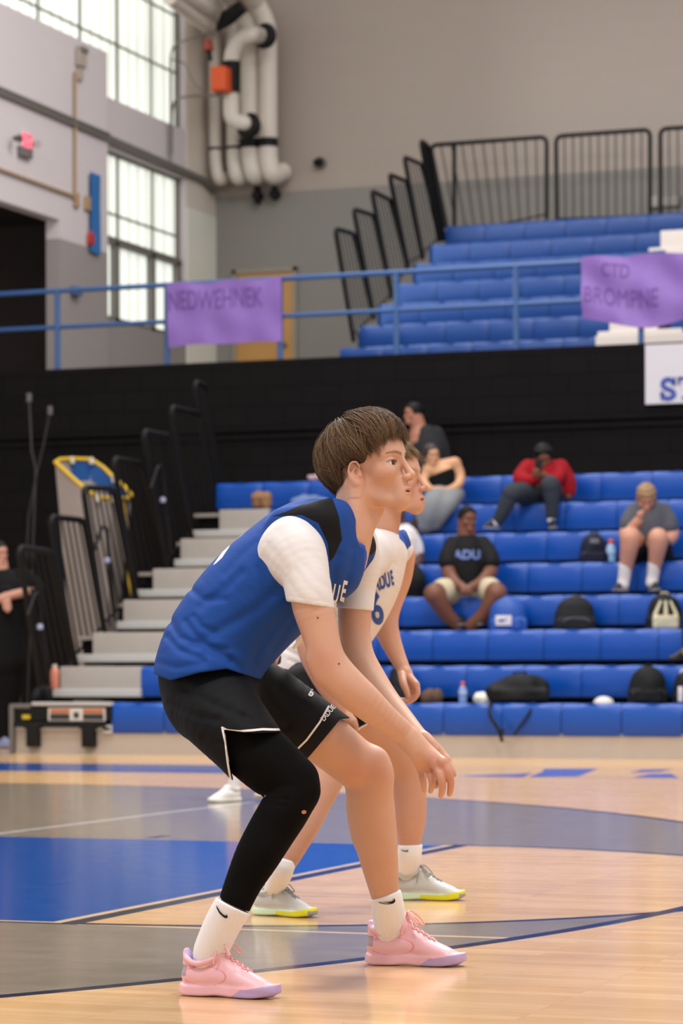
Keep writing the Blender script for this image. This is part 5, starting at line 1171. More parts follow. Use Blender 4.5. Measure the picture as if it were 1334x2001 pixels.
sock(G, [(802, 1640, 9.2, 24), (800, 1665, 9.2, 24), (797, 1690, 9.225, 23), (796, 1706, 9.238, 20), (796, 1722, 9.24, 14)], ((776, 1651), (822, 1650)), p2, 9.2, [(779, 1663), (788, 1668), (797, 1669.5), (799, 1666), (797, 1664.5), (795, 1667), (788, 1666)])
sock(G, [(560, 1672, 8.56, 22), (553, 1695, 8.56, 22), (545, 1716, 8.62, 22), (534, 1736, 8.675, 18), (528, 1750, 8.69, 13)], ((540, 1674), (567, 1680)), p2, 8.56, None)
GREYS = shoe_mat('pale_grey_shoe', 'C2C2BC', 'B2B3AE', 'CBE5BE', 'D2D014', '8F918E', .5)
gattr = {'m1': lambda q: (25-q[:, 2]+np.clip(q[:, 0]-60, 0, 60)*0)*.1, 'm2': lambda q: np.minimum(19+np.clip(q[:, 0]-200, 0, 80)*.22-q[:, 2], q[:, 0]-118)*.1, 'm3': lambda q: np.minimum(q[:, 0]-262, 24-q[:, 2])*.1+(q[:, 2] < 4)*1.}
GL = mat('grey_lace', '8E8E8A', .6, var=.05)
hx = G(779, 1745, 9.25); hx[2] = .002-G.o[2]; hx[0] -= .03; shoe(p2, shoe_R(-12), hx, .90, GREYS, gattr, GL)
hx = G(498, 1780, 8.72); hx[2] = .002-G.o[2]; shoe(p2, shoe_R(-34), hx, .83, GREYS, gattr, GL)
HB2 = hair_mat('hair_light_brown', '5A452E', '9A8260')
CAP = Sdf(); CAP.frame(R2, o2, s2*.001); CAP.ell((-10, 0, 50), (102, 82, 90), k=0); CAP.ell((40, 0, 66), (58, 66, 48), k=20); CAP.plane((.9, 0, -.6), (34, 0, 20), .008); CAP.plane((.1, 0, -1), (-40, 0, -40), .01); CAP.frame()
c2 = sdf_obj('hair', CAP, .005, mat('hair_under_2', '4A3A28', .7, var=.2, vs=40), p2)
strands('hair_lock', HB2, c2, R2, o2, s2, 1500, (-8, 0, 44), (104, 82, 92), (-.42, 0, 1), te, .9, 5, dth=(30, 80), lift=12, bulge=lambda d, T: 8*np.sin(T*3))

# ================================================================== GENERIC FIGURES IN THE BACKGROUND
SKD = lambda n, a, b: skin_mat(n, a, b, brow='2A1C14', spots=False)
def figure(label, base, D, skin, head, limbs, clothes, hair=None, group=None, vox=.009, shoes=(), sockm=None):
    """head = (px, py, D, yaw, pitch, scale); limbs / clothes = rows of (px, py, dD, radius px)"""
    fg = Fig(base[0], base[1], D, z=None); t = thing('person', label, 'person', fg.loc(), TH, group)
    B = Sdf(); at = None; srcs = []
    if head:
        hx, hy, hd, yaw, pit, hs = head; Rr = rotm(0, 0, yaw)@rotm(0, pit, 0); oo = fg(hx, hy, D+hd); Hd = Sdf(); head_sdf(Hd, Rr, oo, hs, True); srcs.append((Hd, .005)); at = face_attrs(Rr, oo, hs)
    for rows in limbs: limb_px(B, fg, [(a, b, D+d, r) for a, b, d, r in rows], .012)
    srcs.append((B, vox*.8)); body = sdf_obj('body', [q for q, _ in srcs], [v for _, v in srcs], skin, t, at)
    if head: eyes(body, Rr, oo, hs)
    for (nm, m, kk, rws, cut, at2) in clothes:
        S = Sdf()
        for rows in rws: limb_px(S, fg, [(a, b, D+d, r) for a, b, d, r in rows], kk)
        if cut:
            for (a, b, sgn) in cut: n_, p_ = plane_px(fg, a, b, D); S.func('i', .004, lambda q, n_=n_, p_=p_, sgn=sgn: ((q-p_)@n_)*sgn)
        sdf_obj(nm, S, vox, m, t, {'m1': at2(fg, D)} if at2 else None)
    for (x, y, d, yaw, sc, m, am) in shoes:
        q = fg(x, y, D+d); S = shoe_sdf(shoe_R(yaw), q, sc); sdf_obj('shoe', S, .007, m, t, {k: (lambda V, f=f: f(shoe_local(V, shoe_R(yaw), q, sc))) for k, f in am.items()})
    if hair:
        C = Sdf(); C.frame(Rr, oo, hs*.001); hair[1](C); C.frame(); nz = np.random.default_rng(4); K_ = nz.normal(0, 1, (6, 3))*38
        C.func('d', 0, lambda p: sum(np.sin(p@K_[i]*2.2+i) for i in range(6))*hair[2]); sdf_obj('hair', C, .006, hair[0], t)
    return t, fg
def short_hair(C):
    C.ell((-10, 0, 52), (103, 82, 90), k=0); C.ell((40, 0, 72), (56, 64, 44), k=20); C.plane((.9, 0, -.6), (44, 0, 26), .006); C.plane((0, 0, -1), (-40, 0, -30), .01); C.box((14, 0, -20), (46, 120, 44), 18, None, 6, 's')
def curly_hair(C):
    C.ell((-8, 0, 70), (110, 98, 92), k=0); C.ell((50, 0, 95), (60, 80, 45), k=20); C.plane((.9, 0, -.5), (55, 0, 35), .01)
def long_hair(C):
    C.ell((-12, 0, 48), (108, 90, 95), k=0); C.limb([(-40, 55, 20), (-30, 78, -70), (-10, 80, -160)], [45, 34, 22], k=20); C.limb([(-40, -55, 20), (-30, -78, -70), (-10, -80, -160)], [45, 34, 22], k=20); C.limb([(-60, 0, 0), (-60, 0, -120)], [60, 45], k=20); C.box((85, 0, -30), (45, 52, 100), 30, None, 10, 's')
BLK_S = shoe_mat('black_shoe', '17171A', '202024', 'C9C6C6', '17171A', None, .5)
WS_ = {'m1': lambda q: (16-q[:, 2])*.1}
def dist_at(px, k, dy=0.): x, y, z = onY(px, 1300, rowY(k)+dy); return -x*ST+y*CT
HB_BLACK = mat('hair_black', '0D0B0B', .6, var=.3, vs=60); HB_BROWN = mat('hair_dark_brown', '2E2019', .55, var=.3, vs=60); HB_BLOND = mat('hair_sandy', '8C6F4E', .55, var=.3, vs=60); HB_DARK = mat('hair_short_black', '15100F', .8, var=.2)
W_SOCK = mat('white_sock_plain', 'D5D0CE', .8, var=.03)

# 1 boy in black T-shirt, forearms on his knees (seat of row four)
D = dist_at(905, 3, .22)
TEE = jersey_mat('black_tee', '131315', '5F74B4')
def tee_print(fg, D):
    c = fg(912, 1088, D); return lambda V: np.where(V[:, 1] < .02, .006-np.abs(np.sin(V[:, 0]*150))*.004-np.abs(V[:, 2]-c[2]-.0)*1.0+.03*(np.abs(V[:, 0]-c[0]) < .13)-.03-.0+(np.abs(V[:, 0]-c[0]) < .13)*.018, -1)
t_, f_ = figure('boy in black printed T-shirt and cream shorts sitting with clasped hands', (905, 1222), D, SKD('skin_brown', '6B4433', '7A4C3A'), (912, 1018, -.02, -68, 6, .98),
    [[(912, 1070, 0, 20), (911, 1050, 0, 18), (911, 1025, 0, 18)], [(878, 1085, -.05, 15), (876, 1115, -.1, 14), (888, 1138, -.22, 12), (903, 1147, -.32, 9)], [(957, 1085, -.05, 15), (958, 1115, -.1, 14), (940, 1138, -.22, 12), (920, 1148, -.32, 9)],
     [(900, 1146, -.32, 8), (909, 1152, -.35, 9), (917, 1150, -.35, 8)]]+[[(903+5*i, 1148, -.36, 4), (903+5*i, 1156, -.38, 3.4), (905+5*i, 1161, -.37, 3)] for i in range(4)]+
    [[(885, 1160, -.05, 26), (850, 1160, -.35, 21), (853, 1168, -.38, 19), (872, 1200, -.33, 15), (895, 1222, -.28, 11)], [(940, 1160, -.05, 26), (968, 1158, -.35, 21), (966, 1168, -.38, 19), (945, 1200, -.33, 15), (918, 1222, -.28, 11)]],
    [('shirt', TEE, .03, [[(914, 1150, 0, 34), (912, 1110, 0, 36), (912, 1078, 0, 34), (912, 1058, 0, 20)], [(885, 1062, 0, 16), (876, 1085, -.05, 18), (874, 1098, -.08, 18)], [(942, 1062, 0, 16), (955, 1085, -.05, 18), (959, 1098, -.08, 18)]], None, None),
     ('shorts', mat('cream_cloth', 'B9AE93', .8), .04, [[(912, 1158, 0, 30)], [(890, 1158, -.05, 29), (866, 1155, -.26, 25)], [(936, 1158, -.05, 29), (956, 1153, -.26, 25)]], None, None)],
    (HB_DARK, short_hair, .0006), shoes=[(905, 1222, -.15, -100, .8, BLK_S, WS_), (925, 1222, -.15, -75, .8, BLK_S, WS_)])
c_ = f_(911, 1086, D); MB_ = flat_text('LADUE', .11, .004); Sx = Sdf(); [limb_px(Sx, f_, [(a, b, D+d, r) for a, b, d, r in rws], .03) for rws in ([(914, 1150, 0, 34), (912, 1110, 0, 36), (912, 1078, 0, 34), (912, 1058, 0, 20)],)]
V_ = drape([(c_[0]+x, c_[1]-.3, c_[2]+z) for x, z, _ in MB_[0]], Sx, (0, 1, 0), 40, -.004, 0); MB().add(V_, MB_[1], True).build('chest_print', mat('faded_blue_print', '6C80B8', .7, var=0), t_)
# 2 boy in grey T-shirt looking down (seat of row five)
D = dist_at(1265, 4, .22)
figure('boy in grey T-shirt with white socks looking down, sitting on the right', (1265, 1150), D, SKD('skin_light_2', 'BE8E78', 'B57A66'), (1262, 975, -.12, -92, 36, 1.0),
    [[(1264, 1010, 0, 20), (1263, 990, -.06, 18)], [(1232, 1015, -.02, 16), (1222, 1045, -.08, 13), (1228, 1040, -.22, 11), (1246, 1018, -.3, 9)], [(1305, 1015, 0, 16), (1312, 1045, -.05, 14), (1298, 1058, -.2, 12), (1276, 1052, -.3, 9)]]
    +[[(1246+i*2, 1016-3*i, -.31, 4), (1250+i*2, 1010-3*i, -.34, 3.4), (1246+i*2, 1006-2*i, -.35, 3)] for i in range(4)]+[[(1276-i*1.5, 1050+3*i, -.31, 4), (1270-i, 1053+3*i, -.33, 3.4), (1266, 1058+3*i, -.33, 3)] for i in range(4)]
    +[[(1250, 1082, -.02, 26), (1232, 1050, -.35, 20), (1230, 1062, -.38, 19), (1224, 1100, -.33, 14), (1220, 1130, -.3, 10), (1218, 1140, -.3, 10)], [(1285, 1082, -.02, 26), (1285, 1052, -.35, 20), (1285, 1062, -.38, 19), (1280, 1098, -.33, 14), (1275, 1128, -.3, 10), (1274, 1138, -.3, 10)]],
    [('shirt', mat('grey_tee', '4E5058', .8), .03, [[(1268, 1080, 0, 33), (1267, 1050, 0, 38), (1266, 1015, 0, 38), (1266, 1000, 0, 26)], [(1240, 1000, 0, 18), (1230, 1018, -.03, 19), (1228, 1026, -.05, 18)], [(1294, 1000, 0, 18), (1304, 1018, -.03, 19), (1307, 1028, -.05, 18)]], None, None),
     ('shorts', mat('black_cloth', '111116', .8, var=0), .04, [[(1268, 1085, 0, 34)], [(1250, 1083, -.04, 28), (1242, 1068, -.22, 24)], [(1288, 1083, -.04, 28), (1287, 1068, -.22, 24)]], None, None),
     ('sock', W_SOCK, .01, [[(1222, 1105, -.325, 13.5), (1219, 1130, -.3, 12), (1217, 1142, -.3, 12)]], None, None), ('sock', W_SOCK, .01, [[(1278, 1103, -.325, 13.5), (1275, 1126, -.3, 12), (1273, 1138, -.3, 12)]], None, None)],
    (HB_BLOND, lambda C: (C.ell((-8, 0, 56), (106, 88, 94), k=0), C.plane((.9, 0, -.7), (60, 0, 18), .008), C.plane((0, 0, -1), (-40, 0, -30), .01)), .0016), shoes=[(1224, 1155, -.22, -125, .86, BLK_S, WS_), (1272, 1155, -.22, -80, .86, BLK_S, WS_)])
# 3 person in red hooded jumper with phone (seat of row seven), feet two rows down
D = dist_at(1055, 6, .25)
figure('person in red sweatshirt and dark jeans looking at a phone on the upper rows', (1055, 985), D, SKD('skin_tan', '6E4636', '7A4A3A'), (1061, 897, -.08, -86, 24, .95),
    [[(1062, 925, 0, 16), (1061, 908, -.03, 15)], [(1052, 932, -.3, 8), (1046, 927, -.33, 7)], [(1066, 932, -.3, 8), (1058, 926, -.33, 7)]]+[[(1046+3*i, 926, -.34, 3.4), (1044+3*i, 919, -.36, 3)] for i in range(4)]+[[(1108, 962, -.05, 10), (1110, 970, -.07, 7)]],
    [('sweatshirt', mat('red_fleece', '8E0F1A', .85, var=.12, vs=14), .03, [[(1066, 960, 0, 36), (1064, 935, 0, 36), (1062, 918, 0, 26)], [(1032, 915, 0, 18), (1018, 935, -.1, 17), (1034, 940, -.24, 13), (1048, 934, -.3, 9)], [(1094, 915, 0, 18), (1108, 940, -.02, 17), (1110, 960, -.04, 14)], [(1094, 920, -.02, 16), (1085, 938, -.2, 14), (1068, 934, -.3, 9)]], None, None),
     ('jeans', mat('dark_grey_denim', '33383F', .85, var=.15, vs=20), .03, [[(1062, 968, 0, 32)], [(1045, 968, -.05, 25), (1005, 962, -.40, 19), (995, 972, -.42, 17), (982, 1000, -.40, 14), (974, 1015, -.38, 12)], [(1076, 966, -.05, 25), (1074, 946, -.42, 18), (1076, 960, -.44, 17), (1078, 985, -.42, 14), (1078, 1005, -.40, 12)]], None, None),
     ('sock', W_SOCK, .01, [[(972, 1012, -.38, 8.5), (968, 1022, -.38, 8)]], None, None), ('sock', W_SOCK, .01, [[(1078, 1002, -.40, 8.5), (1077, 1016, -.40, 8)]], None, None)],
    (HB_BLACK, curly_hair, .0016), shoes=[(974, 1034, -.30, -130, .86, BLK_S, WS_), (1077, 1034, -.32, -88, .86, BLK_S, WS_)])
ph = P(1052, 918, D-.36); th_ = thing('phone', 'dark phone held by the person in the red sweatshirt', 'phone', ph); part(MB().box(ph[0]-.035, ph[0]+.035, ph[1]-.006, ph[1]+.004, ph[2]-.02, ph[2]+.10, .006), 'case', BLKM, th_)
# 4 woman in strapless black top and grey skirt
D = dist_at(860, 6, .25)
figure('woman in strapless black top and long grey skirt leaning back on the bleachers', (850, 1030), D, SKD('skin_light_3', 'CB9D74', 'BE8468'), (842, 893, -.02, -70, 4, .93),
    [[(862, 935, 0, 22), (852, 918, 0, 14), (846, 900, 0, 13)], [(838, 920, -.02, 15), (868, 912, 0, 15), (888, 906, 0, 13)], [(890, 908, 0, 11), (899, 930, -.02, 9.5), (894, 948, -.1, 9), (872, 960, -.2, 8), (858, 958, -.24, 7)], [(836, 922, -.02, 12), (828, 940, -.08, 9), (838, 955, -.2, 8), (850, 958, -.25, 7)], [(868, 950, 0, 28), (866, 930, 0, 26)],
     [(846, 958, -.26, 5), (842, 954, -.28, 3.5)], [(850, 960, -.27, 5), (844, 962, -.29, 3.5)]],
    [('top', mat('black_knit', '09090B', .85, var=0), .03, [[(864, 955, -.05, 28), (862, 930, -.05, 28)]], [((830, 936), (890, 912), -1)], None),
     ('skirt', mat('grey_jersey_cloth', '7C7F82', .85, var=.12, vs=16), .05, [[(866, 964, 0, 29), (858, 974, -.15, 26), (846, 984, -.33, 24), (836, 1002, -.38, 22), (828, 1024, -.36, 19)], [(886, 968, -.05, 22), (878, 982, -.30, 18), (862, 1002, -.36, 17), (850, 1022, -.34, 14)]], None, None),
     ('boots', mat('brown_suede', '3A2A26', .85), .02, [[(820, 1022, -.36, 16), (806, 1032, -.36, 12)]], None, None)],
    (HB_BROWN, long_hair, .0012))
# 5 person in dark tee behind, leaning on the black wall
D = dist_at(825, 7, .35)
figure('person in dark grey T-shirt leaning on the black wall at the top row', (830, 925), D, SKD('skin_light_4', 'A9745C', '9A6450'), (808, 812, 0, -150, 0, .93),
    [[(822, 860, 0, 26), (818, 838, 0, 16), (812, 818, 0, 15)]],
    [('shirt', mat('charcoal_tee', '26272B', .85), .03, [[(838, 925, 0, 36), (836, 885, 0, 36), (830, 855, 0, 26)], [(850, 850, .05, 18), (862, 880, .05, 17), (866, 905, 0, 14)]], None, None)],
    (HB_BLACK, lambda C: (C.ell((-10, 0, 56), (108, 88, 90), k=0), C.plane((.9, 0, -.6), (44, 0, 26), .006), C.plane((0, 0, -1), (-40, 0, -40), .01)), .0008))
# 6 person partly hidden, white sleeve and black trousers
D = dist_at(800, 4, .22)
figure('person in white T-shirt and black trousers, partly hidden behind the white jersey', (800, 1220), D, SKD('skin_deep', '4A3028', '573830'), (775, 1005, 0, -80, 4, .95),
    [[(780, 1050, 0, 22), (778, 1020, 0, 16)], [(812, 1068, 0, 15), (815, 1095, -.05, 13), (806, 1110, -.2, 11), (792, 1118, -.28, 9)], [(790, 1118, -.28, 8), (782, 1124, -.3, 6)], [(806, 1205, -.36, 9), (808, 1222, -.36, 9)]],
    [('shirt', WHT, .03, [[(785, 1105, 0, 32), (785, 1060, 0, 34), (783, 1045, 0, 24)], [(800, 1050, 0, 16), (810, 1066, -.01, 16), (813, 1078, -.02, 15)]], None, None),
     ('trousers', mat('black_trousers', '0F0F11', .85, var=0), .03, [[(785, 1118, 0, 32)], [(795, 1118, -.05, 28), (812, 1135, -.38, 20), (808, 1160, -.4, 17), (806, 1205, -.36, 12)], [(775, 1118, -.05, 28), (770, 1135, -.38, 20), (768, 1200, -.36, 12)]], None, None)],
    (HB_BLACK, short_hair, .001), shoes=[(808, 1228, -.28, -88, .84, BLK_S, WS_)])
# 7 woman in black with folded arms standing at the left edge
bx = floor_pt(8, 1462); D = -bx[0]*ST+bx[1]*CT
figure('woman in black standing with folded arms at the left edge', (5, 1468), D, SKD('skin_light_5', 'C0907C', 'B67C68'), (-3, 1084, 0, -48, 2, .92),
    [[(5, 1150, 0, 20), (4, 1126, 0, 15), (0, 1100, 0, 15)], [(60, 1156, -.12, 9), (36, 1160, -.2, 9), (12, 1166, -.24, 9)], [(12, 1166, -.25, 8), (2, 1170, -.26, 9)], [(8, 1176, -.27, 5), (10, 1190, -.28, 4)], [(12, 1176, -.27, 5), (15, 1194, -.28, 4)], [(16, 1174, -.27, 5), (19, 1190, -.28, 4)], [(5, 1150, -.06, 22), (12, 1132, -.04, 14)]],
    [('cardigan', mat('black_knitwear', '0E0D0E', .9, var=.1), .03, [[(0, 1290, 0, 52), (2, 1220, 0, 48), (10, 1165, 0, 46), (6, 1142, .02, 34)], [(42, 1125, 0, 18), (72, 1145, -.02, 15), (70, 1158, -.08, 12), (58, 1158, -.12, 11)], [(-30, 1140, 0, 22), (-20, 1165, -.15, 14), (12, 1156, -.2, 11)]], None, None),
     ('trousers', mat('black_slacks', '0B0B0C', .9, var=0), .03, [[(0, 1290, 0, 48), (8, 1340, 0, 36), (8, 1400, 0, 24), (6, 1445, 0, 15)], [(-20, 1330, 0, 36), (-25, 1445, 0, 15)]], None, None)],
    (HB_BLACK, short_hair, .0008), shoes=[(-6, 1460, -.02, -30, .84, mat('navy_white_shoe', '8A93B8', .5, var=.3, vs=30), {})])
# 8 person hidden behind the front player, white shoes seen
bx = floor_pt(470, 1566); D = -bx[0]*ST+bx[1]*CT; WSH = mat('white_shoe', 'D9D6D0', .5, var=.03)
figure('person in white shoes standing farther back, hidden behind the player in blue', (490, 1560), D, SKIN2, (520, 1085, 0, -150, 0, .9),
    [[(505, 1130, 0, 22), (512, 1100, 0, 15)], [(475, 1350, 0, 24), (462, 1440, 0, 19), (456, 1500, 0, 14), (456, 1540, 0, 11)], [(520, 1350, 0, 24), (522, 1440, .05, 19), (518, 1500, .1, 14), (516, 1538, .1, 11)], [(530, 1180, -.05, 14), (545, 1240, -.05, 12), (545, 1300, -.05, 8), (546, 1315, -.05, 8)]],
    [('shirt', WHT, .03, [[(495, 1290, 0, 40), (500, 1200, 0, 42), (505, 1145, 0, 40)]], None, None), ('shorts', mat('black_gym_shorts', '0E0E10', .8, var=0), .03, [[(495, 1300, 0, 42)], [(480, 1320, 0, 28), (472, 1390, 0, 26)], [(515, 1320, 0, 28), (520, 1390, 0, 26)]], None, None),
     ('sock', W_SOCK, .01, [[(456, 1515, 0, 13), (456, 1545, 0, 12)]], None, None)],
    (HB_BROWN, short_hair, .0008), shoes=[(468, 1566, .02, -135, .84, WSH, {}), (522, 1556, .12, -100, .84, mat('beige_shoe', 'C9BBA6', .5), {})])
# 9 person beyond the right edge: one trouser leg and shoe
D = dist_at(1350, 2, .22)
figure('person in navy trousers and black shoes, mostly beyond the right edge', (1350, 1290), D, SKD('skin_x', 'A9745C', '9A6450'), (1385, 1080, 0, -90, 0, .9),
    [[(1385, 1130, 0, 22), (1385, 1100, 0, 15)], [(1345, 1262, -.4, 8), (1340, 1275, -.4, 8)]],
    [('shirt', mat('navy_shirt', '1A2340', .85), .03, [[(1385, 1210, 0, 36), (1385, 1140, 0, 36)]], None, None), ('trousers', mat('navy_trousers', '1B2A5C', .85), .03, [[(1385, 1215, 0, 34)], [(1375, 1215, -.05, 26), (1352, 1200, -.38, 19), (1345, 1255, -.4, 13)], [(1395, 1215, -.05, 26), (1405, 1200, -.38, 19), (1405, 1265, -.4, 13)]], None, None)],
    (HB_DARK, short_hair, .0006), shoes=[(1350, 1290, -.3, -150, .84, BLK_S, {})])
# ================================================================== BAGS AND BOTTLES LEFT ON THE SEATS
def bag_frame(px, py, k, dy): 
    q = onY(px, py, rowY(k)+dy); D = -q[0]*ST+q[1]*CT; fg = Fig(px, py, D, z=rowZ(k)-.033 if dy > .33 else rowZ(k)-.006); return fg, D
def backpack(label, x0, x1, y0, y1, k, m, pocket=None, trim=None, dy=.44, lean=0., group=None, dep=.11):
    cx = (x0+x1)/2; fg, D = bag_frame(cx, y1, k, dy); t = thing('backpack', label, 'backpack', fg.loc(), TH, group); s = D/F; w = (x1-x0)/2*s; h = (y1-y0)*s
    S = Sdf(); S.limb([(-.0, 0, .30*h), (lean*.5, 0, .55*h), (lean, .01, h-.62*w)], [w*.98, w*.95, w*.80], .02, dep/w); S.box((0, 0, h*.22), (w*.98, dep, h*.22), .04, None, .03)
    S.plane((0, 0, -1), (0, 0, .003), .006)
    rng = np.random.default_rng(int(x0)); c = rng.normal(0, 1, (4, 3))*22; S.func('d', 0, lambda p: sum(np.sin(p@c[i]+i) for i in range(4))*.0016)
    body = sdf_obj('body', S, .008, m, t)
    Pk = Sdf(); Pk.box((lean*.3, -dep*.95, h*.27), (w*.72, .035, h*.20), .03, None, .01); Pk.func('d', 0, lambda p: sum(np.sin(p@c[i]+i) for i in range(4))*.0012); sdf_obj('front_pocket', Pk, .008, pocket or m, t)
    MB().tube(fillet([(lean-.03, 0, h*.95), (lean-.03, 0, h+.035), (lean+.03, 0, h+.035), (lean+.03, 0, h*.95)], .02), .007, 8).build('handle', trim or m, t)
    for sgn in (-1, 1): MB().tube(fillet([(lean+sgn*w*.5, dep*.7, h*.85), (sgn*w*.7, dep+.05, h*.5), (sgn*w*.6, dep*.7, h*.12)], .08), .012, 8).build('strap', trim or m, t)
    zp = [(lean*.3+w*.66*math.cos(a), -dep*.98-.02, h*.30+h*.16*math.sin(a)) for a in np.linspace(0, math.pi, 12)]; MB().tube(drape(zp, Pk, (0, 1, 0), 20, -.002, -.08), .004, 6).build('zip', trim or m, t)
    return t, fg, S, w, h, D
BG = mat('black_nylon', '0F1012', .65, var=.15, vs=14); BG2 = mat('charcoal_nylon', '1A1B1F', .7, var=.15, vs=14); BLU = mat('blue_nylon', '134A9E', .5, var=.12, vs=10); NAV = mat('navy_nylon', '12152A', .65, var=.12); CRM = mat('cream_nylon', 'C9C2A2', .7, var=.05); GRYT = mat('grey_trim', '6C6E74', .6, var=0)
t, fg, S, w, h, D = backpack('shiny blue bag with a white rounded patch, standing left of the black backpack', 956, 1030, 1162, 1227, 2, BLU, BLU, BLU)
pt = fg.xz([(966, 1204), (997, 1203), (995, 1222), (968, 1223)], D); V = [(x, -.2, z) for x, z in pt]; MB().box(min(v[0] for v in V), max(v[0] for v in V), -.155, -.145, min(v[2] for v in V), max(v[2] for v in V), .004).build('patch', WHT, t)
sw = [(-.05, .0), (-.03, .012), (.0, .010), (.035, .022), (.005, -.004), (-.02, -.012), (-.042, -.008)]; cx_ = sum(v[0] for v in V)/4; cz_ = sum(v[2] for v in V)/4
MB().prism(sw, lambda a, b: (cx_+a, -.158, cz_+b), lambda a, b: (cx_+a, -.154, cz_+b)).build('mark', PRB, t)
backpack('charcoal backpack with a small grey mark, upright beside the blue bag', 1083, 1163, 1163, 1227, 2, BG2, BG2, GRYT)
t, fg, S, w, h, D = backpack('black backpack with wide cream panels at the right edge', 1262, 1334, 1157, 1226, 2, BG, CRM, CRM)
for a in (-.7, 0, .7): MB().tube(drape([(a*w*.75, -.3, h*.15), (a*w*.8, -.3, h*.5), (a*w*.35, -.3, h*.88)], S, (0, 1, 0), 30, -.004, 0), [.016, .02, .012], 8).build('panel', CRM, t)
t, fg, S, w, h, D = backpack('navy backpack with a pale emblem beside the boy in the grey T-shirt', 1131, 1190, 1032, 1093, 4, NAV, NAV, NAV)
MB().box(-.05, .03, -.16, -.15, h*.72, h*.86, .004).build('emblem', GRYT, t)
backpack('black drawstring-topped backpack standing on the second row at the right', 1227, 1304, 1302, 1374, 0, BG, BG, BG)
t, fg, S, w, h, D = backpack('black bag with a white strip, cut by the right photo edge', 1314, 1360, 1312, 1374, 0, BG, BG, WHT)
MB().box(-w*.75, -w*.35, -.165, -.150, h*.15, h*.62, .004).build('white_strip', WHT, t)
backpack('dark grey bag partly hidden behind the hand of the player in white', 757, 802, 1300, 1374, 0, BG2, BG2, BG)
# slumped backpack with straps over the front seat
fg, D = bag_frame(1008, 1378, 0, .22); fg.o[2] = Z1-.004; t = thing('backpack', 'slumped black backpack with straps hanging over the front row', 'backpack', fg.loc(), TH); s = D/F
S = Sdf(); S.limb([(-.19, 0, .085), (-.05, .02, .12), (.10, .03, .14), (.20, .04, .13)], [.06, .09, .10, .075], .02, 1.3); S.box((.02, 0, .06), (.24, .13, .06), .04, None, .03); S.plane((0, 0, -1), (0, 0, .002), .004)
c = np.random.default_rng(9).normal(0, 1, (4, 3))*24; S.func('d', 0, lambda p: sum(np.sin(p@c[i]+i) for i in range(4))*.003); sdf_obj('body', S, .008, BG, t)
MB().tube(fillet([(-.02, .0, .20), (-.02, 0, .25), (.08, 0, .25), (.09, 0, .20)], .03), .008, 8).build('handle', BG, t)
def strap_px(pts, wd, name, par): 
    P3 = [Vector(fg(a, b, D+d)) for a, b, d in pts]; mb = MB(); P3 = fillet(P3, .06, 4)
    V = []; 
    for i, p in enumerate(P3):
        tt = (P3[min(i+1, len(P3)-1)]-P3[max(i-1, 0)]).normalized(); n = Vector((0, 1, 0)).cross(tt).normalized()*wd/2
        V += [p+n+Vector((0, -.003, 0)), p-n+Vector((0, -.003, 0)), p-n+Vector((0, .003, 0)), p+n+Vector((0, .003, 0))]
    Fc = [(i*4+k, i*4+(k+1) % 4, i*4+4+(k+1) % 4, i*4+4+k) for i in range(len(P3)-1) for k in range(4)]; mb.add(V, Fc); mb.build(name, BG, par)
strap_px([(960, 1372, -.13), (955, 1385, -.26), (958, 1402, -.28), (975, 1428, -.30), (981, 1450, -.30)], .028, 'strap', t)
strap_px([(1043, 1372, -.16), (1040, 1382, -.26), (1030, 1400, -.28), (1004, 1436, -.30)], .022, 'strap', t)
strap_px([(985, 1425, -.30), (975, 1432, -.305), (985, 1436, -.30)], .02, 'strap_loop', t)
# bottles
CAPO = mat('orange_cap', 'D8582B', .4, var=0)
def bottle(label, px, y0, y1, k, wpx, mb_, mc, band=None, dy=.44, cap=.16, group=None):
    q = onY(px, y1, rowY(k)+dy); D = -q[0]*ST+q[1]*CT; s = D/F; h = (y1-y0)*s; r = wpx/2*s; base = (q[0], q[1], rowZ(k)-.034); t = thing('water_bottle', label, 'bottle', base, group=group)
    hb = h*(1-cap); part(MB().lathe(base, [(.0, 0), (r*.9, 0), (r, .01), (r, hb*.42), (r*.93, hb*.48), (r, hb*.54), (r, hb*.78), (r*.85, hb*.90), (r*.45, hb*.98), (r*.42, hb)], 20), 'body', mb_, t)
    part(MB().lathe(base, [(r*.5, hb*.985), (r*.52, hb), (r*.5, h*.97), (r*.3, h), (0, h)], 16), 'cap', mc, t)
    if band: part(MB().lathe(base, [(r*1.02, hb*.56), (r*1.03, hb*.57), (r*1.03, hb*.76), (r*1.02, hb*.77)], 20), 'label', band, t)
bottle('pale blue bottle with orange cap leaning by the navy backpack', 1193, 1040, 1093, 4, 19, mat('pale_blue_plastic', '7FA6CE', .3, var=.1), CAPO, mat('bottle_pattern', 'A9C3DE', .4, var=.2, vs=40))
bottle('clear bottle with orange cap on the second row, near the brown bag', 904, 1327, 1374, 0, 16, mat('clear_blue_plastic', '6E8DC4', .15, var=.1), CAPO, mat('bottle_label', 'AFBBD4', .4, var=.1))
q = onY(107, 1343, rowY(1)-.0); D = -q[0]*ST+q[1]*CT; s = D/F; base = (q[0], q[1], rowZ(1)-.2); t = thing('water_bottle', 'peach coloured bottle with pale cap at the left end of the bleachers', 'bottle', base)
r = 9*s; h = 48*s; part(MB().lathe(base, [(0, 0), (r*.9, 0), (r, .01), (r, h*.66), (r*.8, h*.8), (r*.5, h*.86)], 20), 'body', mat('peach_plastic', 'D08068', .35, var=.06), t); part(MB().lathe(base, [(r*.55, h*.86), (r*.55, h*.98), (0, h)], 16), 'cap', mat('pale_cap', 'C5BDB6', .4, var=0), t)
